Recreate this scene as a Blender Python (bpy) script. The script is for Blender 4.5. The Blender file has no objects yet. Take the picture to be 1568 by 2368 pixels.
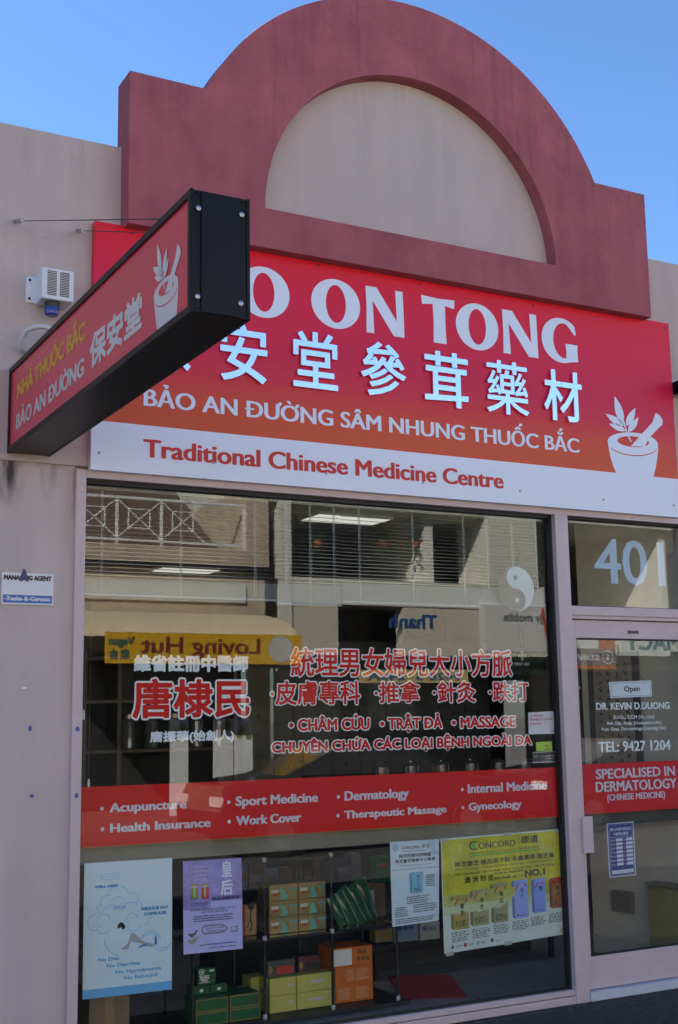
import bpy, bmesh, math, random
from mathutils import Vector, Matrix
R = math.radians
random.seed(7)
sc = bpy.context.scene
COL = sc.collection

# ------------------------------------------------------------------ camera, sky, sun, exposure
F_PX, W_PX, H_PX = 2880.59, 1568.0, 2367.0
YAW, PITCH, ROLL = R(28.7301), R(9.34384), R(-0.958029)
CAM = Vector((0.0, -6.0, 1.62))
fwd = Vector((math.sin(YAW)*math.cos(PITCH), math.cos(YAW)*math.cos(PITCH), math.sin(PITCH)))
rt0 = Vector((math.cos(YAW), -math.sin(YAW), 0)); up0 = rt0.cross(fwd)
rt = math.cos(ROLL)*rt0 + math.sin(ROLL)*up0
up = -math.sin(ROLL)*rt0 + math.cos(ROLL)*up0
cd = bpy.data.cameras.new('camera'); cam = bpy.data.objects.new('camera', cd); COL.objects.link(cam)
cd.sensor_fit = 'VERTICAL'; cd.sensor_height = 36; cd.lens = F_PX/H_PX*36
cd.clip_start = .05; cd.clip_end = 3000
m3 = Matrix((rt, up, -fwd)).transposed()
cam.matrix_world = Matrix.Translation(CAM) @ m3.to_4x4()
sc.camera = cam

SUN_EL, SUN_AZ = R(36), R(-50)            # behind the shop and to the left: the front is in shade, the far side of the street sunlit
wd = bpy.data.worlds.new('World'); sc.world = wd; wd.use_nodes = True
nt = wd.node_tree; bg = nt.nodes['Background']
sky = nt.nodes.new('ShaderNodeTexSky'); sky.sky_type = 'NISHITA'; sky.sun_disc = False
sky.sun_elevation = SUN_EL; sky.sun_rotation = SUN_AZ
sky.air_density = 1.0; sky.dust_density = 0; sky.ozone_density = 8.0
nt.links.new(sky.outputs[0], bg.inputs[0]); bg.inputs[1].default_value = .051
sl = bpy.data.lights.new('sun', 'SUN'); so = bpy.data.objects.new('sun', sl); COL.objects.link(so)
sl.energy = 5.0; sl.angle = R(.5); sl.color = (1, .93, .82)
sdir = Vector((math.sin(SUN_AZ)*math.cos(SUN_EL), math.cos(SUN_AZ)*math.cos(SUN_EL), math.sin(SUN_EL)))
so.rotation_euler = sdir.to_track_quat('Z', 'Y').to_euler()
sc.view_settings.view_transform = 'Standard'; sc.view_settings.look = 'None'
sc.view_settings.exposure = 2.35; sc.view_settings.gamma = 1
sc.cycles.use_denoising = True
sc.cycles.max_bounces = 10; sc.cycles.transparent_max_bounces = 24; sc.cycles.glossy_bounces = 5

# ------------------------------------------------------------------ measuring: a point of the 1568x2367 view on an upright plane y=Y
def at(u, v, Y=0.0):
    d = fwd + (u-W_PX/2)/F_PX*rt - (v-H_PX/2)/F_PX*up
    t = (Y-CAM.y)/d.y
    p = CAM + t*d
    return p.x, p.z
def at_x(u, v, X):
    d = fwd + (u-W_PX/2)/F_PX*rt - (v-H_PX/2)/F_PX*up
    t = (X-CAM.x)/d.x
    p = CAM + t*d
    return p.y, p.z
def at_z(u, v, Z):
    d = fwd + (u-W_PX/2)/F_PX*rt - (v-H_PX/2)/F_PX*up
    t = (Z-CAM.z)/d.z
    p = CAM + t*d
    return p.x, p.y

# ------------------------------------------------------------------ materials
def srgb(r, g, b):
    f = lambda c: (c/255/12.92) if c/255 <= .04045 else ((c/255+.055)/1.055)**2.4
    return (f(r), f(g), f(b))
MATS = {}
def mat(name, col, rough=.6, metal=0, spec=.5, noise=0, nscale=6, bump=0, bscale=120, coat=0, emit=None, streak=0):
    if name in MATS: return MATS[name]
    m = bpy.data.materials.new(name); m.use_nodes = True; MATS[name] = m
    N, L = m.node_tree.nodes, m.node_tree.links
    b = N['Principled BSDF']
    b.inputs['Base Color'].default_value = (*col, 1); b.inputs['Roughness'].default_value = rough
    b.inputs['Metallic'].default_value = metal; b.inputs['Specular IOR Level'].default_value = spec
    b.inputs['Coat Weight'].default_value = coat; b.inputs['Coat Roughness'].default_value = .06
    if emit:
        b.inputs['Emission Color'].default_value = (*col, 1); b.inputs['Emission Strength'].default_value = emit
    if noise or bump or streak:
        g = N.new('ShaderNodeNewGeometry')
    if noise or streak:
        n = N.new('ShaderNodeTexNoise'); n.inputs['Scale'].default_value = nscale; n.inputs['Detail'].default_value = 8; n.inputs['Roughness'].default_value = .65
        L.new(g.outputs['Position'], n.inputs['Vector'])
        mp = N.new('ShaderNodeMapRange'); mp.inputs[1].default_value = .3; mp.inputs[2].default_value = .7
        mp.inputs[3].default_value = 1-noise; mp.inputs[4].default_value = 1+noise
        L.new(n.outputs[0], mp.inputs[0])
        val = mp.outputs[0]
        if streak:
            mm = N.new('ShaderNodeMapping'); mm.inputs['Scale'].default_value = (9, 9, .7)
            n2 = N.new('ShaderNodeTexNoise'); n2.inputs['Scale'].default_value = 1; n2.inputs['Detail'].default_value = 6
            L.new(g.outputs['Position'], mm.inputs[0]); L.new(mm.outputs[0], n2.inputs['Vector'])
            m2 = N.new('ShaderNodeMapRange'); m2.inputs[1].default_value = .35; m2.inputs[2].default_value = .65
            m2.inputs[3].default_value = 1-streak; m2.inputs[4].default_value = 1+streak*.4
            L.new(n2.outputs[0], m2.inputs[0])
            mu = N.new('ShaderNodeMath'); mu.operation = 'MULTIPLY'; L.new(val, mu.inputs[0]); L.new(m2.outputs[0], mu.inputs[1]); val = mu.outputs[0]
        vm = N.new('ShaderNodeVectorMath'); vm.operation = 'SCALE'; vm.inputs[0].default_value = col
        L.new(val, vm.inputs['Scale']); L.new(vm.outputs[0], b.inputs['Base Color'])
    if bump:
        n3 = N.new('ShaderNodeTexNoise'); n3.inputs['Scale'].default_value = bscale; n3.inputs['Detail'].default_value = 5
        L.new(g.outputs['Position'], n3.inputs['Vector'])
        bp = N.new('ShaderNodeBump'); bp.inputs['Strength'].default_value = bump; bp.inputs['Distance'].default_value = .004
        L.new(n3.outputs[0], bp.inputs['Height']); L.new(bp.outputs[0], b.inputs['Normal'])
    return m

def glass_mat(name, tint=(.965, .985, .975), refl=1.0):
    m = bpy.data.materials.new(name); m.use_nodes = True; MATS[name] = m
    N, L = m.node_tree.nodes, m.node_tree.links
    N.remove(N['Principled BSDF'])
    t = N.new('ShaderNodeBsdfTransparent'); t.inputs[0].default_value = (*tint, 1)
    g = N.new('ShaderNodeBsdfGlossy'); g.inputs['Roughness'].default_value = 0; g.inputs[0].default_value = (1, 1, 1, 1)
    f = N.new('ShaderNodeFresnel'); f.inputs[0].default_value = 1.52
    mu = N.new('ShaderNodeMath'); mu.operation = 'MULTIPLY'; mu.inputs[1].default_value = refl; mu.use_clamp = True
    mx = N.new('ShaderNodeMixShader')
    ge = N.new('ShaderNodeNewGeometry'); mr = N.new('ShaderNodeMapRange'); mr.inputs[3].default_value = 1.52; mr.inputs[4].default_value = 1/1.52
    L.new(ge.outputs['Backfacing'], mr.inputs[0]); L.new(mr.outputs[0], f.inputs[0])     # a thin pane reflects alike on both faces
    L.new(f.outputs[0], mu.inputs[0]); L.new(mu.outputs[0], mx.inputs[0]); L.new(t.outputs[0], mx.inputs[1]); L.new(g.outputs[0], mx.inputs[2])
    L.new(mx.outputs[0], N['Material Output'].inputs[0])
    return m

GLASS = glass_mat('window_glass', refl=.7)
M = dict(
    render=mat('beige_render', (.51, .41, .375), .85, noise=.07, nscale=1.7, bump=.35, bscale=160, streak=.05),
    pier=mat('pier_paint', (.55, .455, .43), .8, noise=.05, nscale=2.5, bump=.2, bscale=150, streak=.06),
    plum=mat('plum_render', (.365, .094, .112), .85, noise=.22, nscale=2.6, bump=.6, bscale=140, streak=.10),
    panel=mat('arch_panel_render', (.50, .41, .37), .85, noise=.05, nscale=1.6, bump=.35, bscale=160, streak=.04),
    frame=mat('pink_frame_paint', (.56, .45, .46), .45, noise=.05, nscale=9),
    gasket=mat('black_gasket', (.012, .012, .013), .6),
    black=mat('black_sheet_metal', (.005, .005, .006), .36, spec=.22, noise=.3, nscale=14),
    white=mat('white_vinyl', (.80, .81, .82), .4),
    signwhite=mat('sign_white', (.74, .80, .90), .35),
    red=mat('red_vinyl', (.62, .004, .003), .5, spec=.25),
    textred=mat('sign_red_text', (.58, .025, .02), .35, spec=.3),
    chrome=mat('mirror_letter', (.97, .98, .98), .06, metal=.82),
    silver=mat('silver_foil', (.78, .77, .74), .2, metal=.35),
    gold=mat('yellow_vinyl', (.78, .44, .02), .4),
    steel=mat('galvanised_steel', (.45, .45, .46), .4, metal=1),
    wire=mat('wire', (.03, .028, .028), .5, metal=.6),
    pvc=mat('grey_pvc', (.55, .56, .57), .4),
    asphalt=mat('asphalt', (.034, .033, .034), .9, noise=.75, nscale=26, bump=1.0, bscale=120),
    road=mat('road_asphalt', (.05, .05, .052), .9, noise=.25, nscale=30, bump=.6, bscale=200),
    concrete=mat('concrete', (.32, .30, .28), .85, noise=.15, nscale=8, bump=.4),
)

def rain_streaks(m, z0, z1, amt, col, nx=11, lo=.52):
    """dark water runs that hang down from a ledge at height z1 and fade out by z0"""
    N, L = m.node_tree.nodes, m.node_tree.links; b = N['Principled BSDF']; src = b.inputs['Base Color'].links[0].from_socket
    g = N.new('ShaderNodeNewGeometry'); sp = N.new('ShaderNodeSeparateXYZ'); L.new(g.outputs['Position'], sp.inputs[0])
    mp = N.new('ShaderNodeMapping'); mp.inputs['Scale'].default_value = (nx, nx, .9); n = N.new('ShaderNodeTexNoise'); n.inputs['Scale'].default_value = 1; n.inputs['Detail'].default_value = 7; n.inputs['Roughness'].default_value = .7
    L.new(g.outputs['Position'], mp.inputs[0]); L.new(mp.outputs[0], n.inputs['Vector'])
    r1 = N.new('ShaderNodeMapRange'); r1.inputs[1].default_value = lo; r1.inputs[2].default_value = lo+.2; L.new(n.outputs[0], r1.inputs[0])
    r2 = N.new('ShaderNodeMapRange'); r2.inputs[1].default_value = z0; r2.inputs[2].default_value = z1; r2.inputs[4].default_value = amt; L.new(sp.outputs[2], r2.inputs[0])
    k = N.new('ShaderNodeMath'); k.operation = 'MULTIPLY'; L.new(r1.outputs[0], k.inputs[0]); L.new(r2.outputs[0], k.inputs[1])
    mx = N.new('ShaderNodeMixRGB'); L.new(k.outputs[0], mx.inputs[0]); L.new(src, mx.inputs[1]); mx.inputs[2].default_value = (*col, 1); L.new(mx.outputs[0], b.inputs['Base Color'])
rain_streaks(M['plum'], 4.45, 5.05, .55, (.10, .035, .045)); rain_streaks(M['render'], 4.1, 4.63, .32, (.17, .14, .125)); rain_streaks(M['panel'], 4.7, 5.45, .45, (.25, .20, .18), nx=8)

# ------------------------------------------------------------------ mesh building
class MB:
    def __init__(s): s.v = []; s.f = []; s.mi = []
    def add(s, vs, fs, mi=0):
        o = len(s.v); s.v += [tuple(p) for p in vs]; s.f += [tuple(i+o for i in f) for f in fs]; s.mi += [mi]*len(fs); return s
    def box(s, x0, x1, y0, y1, z0, z1, mi=0):
        vs = [(x, y, z) for x in (x0, x1) for y in (y0, y1) for z in (z0, z1)]
        return s.add(vs, [(0, 1, 3, 2), (4, 6, 7, 5), (0, 4, 5, 1), (2, 3, 7, 6), (0, 2, 6, 4), (1, 5, 7, 3)], mi)
    def rbox(s, c, size, rz=0, mi=0, rx=0):
        mtx = Matrix.Translation(c) @ Matrix.Rotation(rz, 4, 'Z') @ Matrix.Rotation(rx, 4, 'X')
        h = [k/2 for k in size]
        vs = [mtx @ Vector((a*h[0], b*h[1], d*h[2])) for a in (-1, 1) for b in (-1, 1) for d in (-1, 1)]
        return s.add(vs, [(0, 1, 3, 2), (4, 6, 7, 5), (0, 4, 5, 1), (2, 3, 7, 6), (0, 2, 6, 4), (1, 5, 7, 3)], mi)
    def prism(s, pts, place, d0, d1, mi=0, back=True):     # pts 2-D CCW, place(s,t,d) with d outward
        n = len(pts)
        vs = [place(a, b, d1) for a, b in pts] + [place(a, b, d0) for a, b in pts]
        fs = [tuple(range(n))]
        if back: fs.append(tuple(range(2*n-1, n-1, -1)))
        fs += [(i, i+n, (i+1) % n+n, (i+1) % n) for i in range(n)]
        return s.add(vs, fs, mi)
    def flat(s, pts, place, d=0, mi=0): return s.add([place(a, b, d) for a, b in pts], [tuple(range(len(pts)))], mi)
    def tube(s, pts, r, seg=8, mi=0, caps=True):
        pts = [Vector(p) for p in pts]; rings = []
        rr = r if isinstance(r, (list, tuple)) else [r]*len(pts)
        for i, p in enumerate(pts):
            d = (pts[min(i+1, len(pts)-1)]-pts[max(i-1, 0)]).normalized()
            a = d.orthogonal().normalized() if i == 0 else (a - d*a.dot(d)).normalized()
            b = d.cross(a)
            rings.append([p+rr[i]*(math.cos(2*math.pi*k/seg)*a+math.sin(2*math.pi*k/seg)*b) for k in range(seg)])
        vs = [q for rg in rings for q in rg]; fs = []
        for i in range(len(pts)-1):
            for k in range(seg): fs.append((i*seg+k, i*seg+(k+1) % seg, (i+1)*seg+(k+1) % seg, (i+1)*seg+k))
        if caps: fs += [tuple(range(seg-1, -1, -1)), tuple((len(pts)-1)*seg+k for k in range(seg))]
        return s.add(vs, fs, mi)
    def lathe(s, c, prof, seg=20, mi=0, axis='Z'):
        vs = []
        for r, h in prof:
            for k in range(seg):
                a = 2*math.pi*k/seg; q = (r*math.cos(a), r*math.sin(a), h)
                if axis == 'Y': q = (q[0], -h, q[1])
                vs.append((c[0]+q[0], c[1]+q[1], c[2]+q[2]))
        n = len(prof); fs = []
        for i in range(n-1):
            for k in range(seg): fs.append((i*seg+k, i*seg+(k+1) % seg, (i+1)*seg+(k+1) % seg, (i+1)*seg+k))
        fs += [tuple(range(seg-1, -1, -1)), tuple((n-1)*seg+k for k in range(seg))]
        return s.add(vs, fs, mi)
    def build(s, name, mats, parent=None, bevel=0, smooth=False):
        me = bpy.data.meshes.new(name); me.from_pydata(s.v, [], s.f)
        for m in (mats if isinstance(mats, (list, tuple)) else [mats]): me.materials.append(m)
        me.polygons.foreach_set('material_index', s.mi)
        if smooth:
            me.polygons.foreach_set('use_smooth', [True]*len(s.f))
        me.update()
        o = bpy.data.objects.new(name, me); COL.objects.link(o)
        if parent is not None:
            o.parent = parent; o.matrix_parent_inverse = Matrix.Translation(-parent_loc(parent))
        if bevel:
            b = o.modifiers.new('bevel', 'BEVEL'); b.width = bevel; b.segments = 2; b.limit_method = 'ANGLE'
        return o
def parent_loc(p):
    v = Vector(p.location)
    if p.parent is not None: pass
    return v
def tag(o, label=None, cat=None, group=None, kind=None):
    if label: o['label'] = label
    if cat: o['category'] = cat
    if group: o['group'] = group
    if kind: o['kind'] = kind
    return o
def thing(name, loc, label, cat, group=None):
    o = bpy.data.objects.new(name, None); COL.objects.link(o); o.location = loc; o.empty_display_size = .1
    return tag(o, label, cat, group)
def front(Y): return lambda s, t, d: (s, Y-d, t)          # faces the street (-y)
def facing_shop(Y): return lambda s, t, d: (-s, Y+d, t)   # faces +y, reads along -x
def facing_left(X): return lambda s, t, d: (X-d, -s, t)   # faces -x, reads along -y

# ------------------------------------------------------------------ lettering
_G = {}
_X = {}
BASE = {'Đ': 'D', 'Ư': 'U', 'Ử': 'U', 'Ứ': 'U', 'Ờ': 'O'}
def extras(s, res):
    """bars, horns and tone marks of the Vietnamese capitals, as polygons beside their base letters"""
    out = []; hh = None
    for i, ch in enumerate(s):
        if ch not in BASE: continue
        pre = ''.join(BASE.get(c, c) for c in s[:i+1])
        x1 = max(p[0] for p in glyph(pre, res)[0]); wl = [p[0] for p in glyph(BASE[ch], res)[0]]
        x0 = x1-(max(wl)-min(wl)); h = max(p[1] for p in glyph('H', 3)[0]); q = h*.09
        if ch == 'Đ': out.append([(x0-.09*h, h*.46), (x0+.38*h, h*.46), (x0+.38*h, h*.46+q), (x0-.09*h, h*.46+q)]); continue
        ox = x1-(.03*h if BASE[ch] == 'U' else .16*h)
        out.append([(ox, h*.86), (ox+.10*h, h*.92), (ox+.17*h, h*1.02), (ox+.17*h, h*1.12), (ox+.06*h, h*1.12), (ox+.06*h, h*1.02), (ox, h*.98)])
        c = (x0+x1)/2
        if ch == 'Ứ': out.append([(c-.06*h, h*1.09), (c+.02*h, h*1.09), (c+.17*h, h*1.28), (c+.04*h, h*1.28)])
        if ch == 'Ờ': out.append([(c-.02*h, h*1.09), (c+.06*h, h*1.09), (c-.04*h, h*1.28), (c-.17*h, h*1.28)])
        if ch == 'Ử': out.append([(c-.04*h, h*1.08), (c+.04*h, h*1.08), (c+.12*h, h*1.2), (c+.09*h, h*1.32), (c-.02*h, h*1.35), (c-.1*h, h*1.3), (c-.08*h, h*1.25), (c+.01*h, h*1.28), (c+.03*h, h*1.2)])
    return out
def glyph(s, res):
    k = (s, res)
    if k in _G: return _G[k]
    if any(c in BASE for c in s):
        b = glyph(''.join(BASE.get(c, c) for c in s), res); _X[k] = extras(s, res)
        _G[k] = b; return b
    c = bpy.data.curves.new('t', 'FONT'); c.body = s; c.size = 1; c.resolution_u = res
    o = bpy.data.objects.new('t', c); COL.objects.link(o)
    dg = bpy.context.evaluated_depsgraph_get(); dg.update()
    me = bpy.data.meshes.new_from_object(o.evaluated_get(dg))
    v = [(p.co.x, p.co.y) for p in me.vertices]; f = [tuple(p.vertices) for p in me.polygons]
    cnt = {}
    for p in f:
        for i in range(len(p)):
            e = (min(p[i], p[i-1]), max(p[i], p[i-1])); cnt[e] = cnt.get(e, 0)+1
    be = [e for e, n in cnt.items() if n == 1]
    bpy.data.objects.remove(o); bpy.data.curves.remove(c); bpy.data.meshes.remove(me)
    # keep faces turned the same way
    ff = []
    for p in f:
        a = sum(v[p[i-1]][0]*v[p[i]][1]-v[p[i]][0]*v[p[i-1]][1] for i in range(len(p)))
        ff.append(p if a > 0 else tuple(reversed(p)))
    _G[k] = (v, ff, be); return _G[k]
CAPH = None
def text_mb(mb, s, place, x0, x1, zb, zc, bold=(0, 0), mi=0, d=0, full=False, shear=0, slope=0, thick=0, res=3, seg=10):
    """letters filling x0..x1, baseline zb, capital height zc (full: the whole ink box zb..zc)"""
    global CAPH
    v, f, be = glyph(s, res)
    if CAPH is None:
        CAPH = max(p[1] for p in glyph('H', 3)[0])
    bx, bz = bold
    mnx, mxx = min(p[0] for p in v), max(p[0] for p in v)
    if full: mnz, mxz = min(p[1] for p in v), max(p[1] for p in v)
    else: mnz, mxz = 0, CAPH
    sx = (x1-x0-2*bx)/(mxx-mnx); sz = (zc-zb-2*bz)/(mxz-mnz)
    P = [(x0+bx+(p[0]-mnx)*sx, zb+bz+(p[1]-mnz)*sz) for p in v]
    P = [(a+shear*(b-zb), b+slope*(a-x0)) for a, b in P]
    pl = place
    def poly(pts, dd):
        if thick: mb.prism(pts, pl, d, d+thick+dd, mi, back=False)
        else: mb.flat(pts, pl, d+dd, mi)
    if thick:
        mb.add([pl(a, b, d+thick) for a, b in P], f, mi)
        if not bx:
            for i, j in be: mb.add([pl(*P[i], d+thick), pl(*P[j], d+thick), pl(*P[j], d), pl(*P[i], d)], [(0, 1, 2, 3)], mi)
    else: mb.add([pl(a, b, d) for a, b in P], f, mi)
    xed = []
    for pg in _X.get((s, res), []):
        q = [(x0+bx+(a-mnx)*sx, zb+bz+(b-mnz)*sz) for a, b in pg]
        o = len(P); P = P+q; n = len(q); xed += [(o+i, o+(i+1) % n) for i in range(n)]
        poly(q, 2.4e-4)
    if bx:
        for k, (i, j) in enumerate(be+xed):
            ax, az = P[i]; cx, cz = P[j]; ex, ez = cx-ax, cz-az; l = math.hypot(ex, ez)
            if l < 1e-7: continue
            nx, nz = ez/l, -ex/l
            q = math.sqrt((bx*nx)**2+(bz*nz)**2); ox, oz = bx*bx*nx/q, bz*bz*nz/q
            pts = [(ax+ox, az+oz), (cx+ox, cz+oz), (cx-ox, cz-oz), (ax-ox, az-oz)]
            ar = sum(pts[t-1][0]*pts[t][1]-pts[t][0]*pts[t-1][1] for t in range(4))
            if ar < 0: pts.reverse()
            poly(pts, (1+k % 5)*2e-5)
        for k, i in enumerate(sorted({i for e in be+xed for i in e})):
            a, b = P[i]
            poly([(a+bx*math.cos(2*math.pi*t/seg), b+bz*math.sin(2*math.pi*t/seg)) for t in range(seg)], (6+k % 5)*2e-5)
    return mb
def line(name, s, parent, m, Y, bl, tr, bold=(0, 0), d=.001, full=False, place=None, outline=None, om=None, thick=0, res=3, slope_to=None, x_at=None):
    """one line of lettering; bl = left end on the baseline, tr = right end at capital height, as seen in the photo"""
    conv = x_at or (lambda u, v: at(u, v, Y))
    x0, z0 = conv(*bl); x1, z1 = conv(*tr)
    pl = place or front(Y)
    mb = MB()
    if outline:
        text_mb(mb, s, pl, x0, x1, z0, z1, (bold[0]+outline, bold[1]+outline), 0, d, full, res=res)
        text_mb(mb, s, pl, x0+outline, x1-outline, z0+outline, z1-outline, bold, 1, d+.0012, full, res=res)
        return mb.build(name, [om, m], parent)
    text_mb(mb, s, pl, x0, x1, z0, z1, bold, 0, d, full, thick=thick, res=res)
    return mb.build(name, m, parent)
def disc_pts(c, rx, rz=None, n=24, a0=0, a1=360):
    rz = rz or rx
    return [(c[0]+rx*math.cos(R(a0+(a1-a0)*i/(n if a1-a0 < 360 else n))), c[1]+rz*math.sin(R(a0+(a1-a0)*i/n))) for i in range(n+(1 if a1-a0 < 360 else 0))]
def stroke(mb, pts, wdt, place, d=0, mi=0):
    for k in range(len(pts)-1):
        (ax, az), (cx, cz) = pts[k], pts[k+1]; l = math.hypot(cx-ax, cz-az) or 1e-9
        nx, nz = -(cz-az)/l*wdt/2, (cx-ax)/l*wdt/2
        mb.flat([(ax-nx, az-nz), (cx-nx, cz-nz), (cx+nx, cz+nz), (ax+nx, az+nz)], place, d+1e-5*(k % 4), mi)
    return mb
def leaf_pts(base, tip, wd, n=8):
    bx, bz = base; tx, tz = tip; l = math.hypot(tx-bx, tz-bz); ux, uz = (tx-bx)/l, (tz-bz)/l
    A = []; B = []
    for i in range(n+1):
        t = i/n; r = wd*math.sin(math.pi*t**.85)
        A.append((bx+ux*l*t-uz*r, bz+uz*l*t+ux*r)); B.append((bx+ux*l*t+uz*r, bz+uz*l*t-ux*r))
    return B+A[-2:0:-1]
def quad(pts, Y): return [at(u, v, Y) for u, v in pts]

# ================================================================== SETTING
g = MB().add([(-400, -400, -.22), (400, -400, -.22), (400, 400, -.22), (-400, 400, -.22)], [(0, 1, 2, 3)])
tag(g.build('ground', M['concrete']), kind='structure')
g = MB().box(-40, 60, -12.6, -3.6, -.3, -.17)
tag(g.build('road', M['road']), kind='structure')
mb = MB()
nx, ny = 60, 12
vs = []
for i in range(nx+1):
    for j in range(ny+1):
        x = -12+36*i/nx; y = -3.45+3.44*j/ny
        vs.append((x, y, -.038+.012*(y+0)/3.45+.008*max(-1, min(1, (x-4.3)/2))+random.uniform(-.002, .002)))
mb.add(vs, [(i*(ny+1)+j, (i+1)*(ny+1)+j, (i+1)*(ny+1)+j+1, i*(ny+1)+j+1) for i in range(nx) for j in range(ny)])
tag(mb.build('footpath', M['asphalt']), kind='structure')
mb = MB(); rs_ = random.Random(21)
for k in range(420):                                     # grit gathered along the foot of the shopfront
    x = rs_.uniform(1.2, 6.4); y = -.03-abs(rs_.gauss(0, .05)); r_ = rs_.uniform(.002, .007)
    z = -.038+.012*(y+0)/3.45+.008*max(-1, min(1, (x-4.3)/2))+.003
    mb.add([(x-r_, y-r_*.7, z), (x+r_*.8, y-r_, z), (x+r_, y+r_*.8, z), (x-r_*.6, y+r_, z), (x, y, z+r_*.8)], [(0, 1, 4), (1, 2, 4), (2, 3, 4), (3, 0, 4)])
tag(mb.build('grit', mat('grit', (.12, .11, .10), .9, noise=.4, nscale=40)), 'fine grit gathered along the foot of the shopfront', 'grit', kind='stuff')
tag(MB().box(-40, 60, -3.75, -3.45, -.3, -.05).build('kerb', M['concrete']), kind='structure')
tag(MB().box(-40, 60, -17, -12.6, -.3, -.04).build('far_footpath', mat('far_paving', (.09, .085, .08), .9, noise=.2, nscale=3)), kind='structure')

# ================================================================== THE SHOP
GX0, GX1, GZ0, GZ1 = 1.842, 4.79, .042, 2.824        # big window opening
DX0, DX1 = 4.888, 5.87                               # door opening
GY = .05                                             # glass plane
shop = thing('shop_building', (3.8, .1, -.04), 'beige and plum rendered shop with a semicircular arched parapet', 'building')
# wall: upper wall in beige, lower piers in pinkish paint (material with old water stains under the ledge)
def stain_mat():
    m = mat('stained_pier_paint', (.55, .455, .43), .8, noise=.05, nscale=2.5, bump=.2, bscale=150, streak=.06)
    N, L = m.node_tree.nodes, m.node_tree.links
    b = N['Principled BSDF']; src = b.inputs['Base Color'].links[0].from_socket
    g = N.new('ShaderNodeNewGeometry'); sp = N.new('ShaderNodeSeparateXYZ'); L.new(g.outputs['Position'], sp.inputs[0])
    n = N.new('ShaderNodeTexNoise'); n.inputs['Scale'].default_value = 9; n.inputs['Detail'].default_value = 8
    mp = N.new('ShaderNodeMapping'); mp.inputs['Scale'].default_value = (1.6, 1, .5); L.new(g.outputs['Position'], mp.inputs[0]); L.new(mp.outputs[0], n.inputs['Vector'])
    def drip(xc, wd, z0, ln, amt):
        a = N.new('ShaderNodeMath'); a.operation = 'SUBTRACT'; a.inputs[1].default_value = xc; L.new(sp.outputs[0], a.inputs[0])
        q = N.new('ShaderNodeMath'); q.operation = 'ABSOLUTE'; L.new(a.outputs[0], q.inputs[0])
        r1 = N.new('ShaderNodeMapRange'); r1.inputs[1].default_value = 0; r1.inputs[2].default_value = wd; r1.inputs[3].default_value = 1; r1.inputs[4].default_value = 0; L.new(q.outputs[0], r1.inputs[0])
        r2 = N.new('ShaderNodeMapRange'); r2.inputs[1].default_value = z0-ln; r2.inputs[2].default_value = z0; r2.inputs[3].default_value = 0; r2.inputs[4].default_value = amt; L.new(sp.outputs[2], r2.inputs[0])
        k = N.new('ShaderNodeMath'); k.operation = 'MULTIPLY'; L.new(r1.outputs[0], k.inputs[0]); L.new(r2.outputs[0], k.inputs[1]); return k.outputs[0]
    acc = None
    for a in ((1.455, .09, 2.93, .30, 2.1), (1.655, .05, 2.93, .25, 1.5), (1.56, .4, 2.91, .06, .9), (1.9, .35, 2.90, .05, .9), (1.79, .05, 2.9, .5, .8)):
        d = drip(*a)
        if acc is None: acc = d
        else:
            k = N.new('ShaderNodeMath'); k.operation = 'MAXIMUM'; L.new(acc, k.inputs[0]); L.new(d, k.inputs[1]); acc = k.outputs[0]
    k = N.new('ShaderNodeMath'); k.operation = 'MULTIPLY'; L.new(acc, k.inputs[0])
    r3 = N.new('ShaderNodeMapRange'); r3.inputs[1].default_value = .35; r3.inputs[2].default_value = .62; L.new(n.outputs[0], r3.inputs[0]); L.new(r3.outputs[0], k.inputs[1]); k.use_clamp = True
    mx = N.new('ShaderNodeMixRGB'); L.new(k.outputs[0], mx.inputs[0]); L.new(src, mx.inputs[1]); mx.inputs[2].default_value = (.06, .05, .045, 1)
    L.new(mx.outputs[0], b.inputs['Base Color']); return m
M['stain'] = stain_mat()
uw = MB()
uw.box(-6, 12, 0, .22, 2.885, 4.628)
uw.build('upper_wall', M['render'], shop)
lo = MB()
lo.box(-6, 1.79, .012, .24, -.2, 2.885)
lo.box(5.96, 12, .012, .24, -.2, 2.885)
lo.box(1.79, 5.96, .03, .22, 2.868, 2.885)
lo.build('lower_wall', M['stain'], shop)
# plum parapet: a wall with rounded arch over square shoulders, and a half-round recess
AC = (3.797, 4.392); AR = 1.488; IR = 1.006
PX0, PX1, PZ0, PZ1, PYF, PYB = 2.006, 5.572, 4.162, 5.01, -.125, .068
def outline_r(a):
    c, s = math.cos(a), math.sin(a)
    rr = 1e9
    if c > 1e-9: rr = min(rr, (PX1-AC[0])/c)
    if c < -1e-9: rr = min(rr, (PX0-AC[0])/c)
    if s > 1e-9: rr = min(rr, (PZ1-AC[1])/s)
    return max(rr, AR)
ang = [math.pi*i/160 for i in range(161)]
for x in (PX0, PX1): ang.append(math.atan2(PZ1-AC[1], x-AC[0]))
hx = math.sqrt(AR**2-(PZ1-AC[1])**2)
ang += [math.atan2(PZ1-AC[1], hx), math.atan2(PZ1-AC[1], -hx)]
ang = sorted(set(ang))
I = [(AC[0]+IR*math.cos(a), AC[1]+IR*math.sin(a)) for a in ang]
O = [(AC[0]+outline_r(a)*math.cos(a), AC[1]+outline_r(a)*math.sin(a)) for a in ang]
O = [(max(PX0, min(PX1, x)), z) if z < PZ1+1e-6 else (x, z) for x, z in O]
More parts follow.
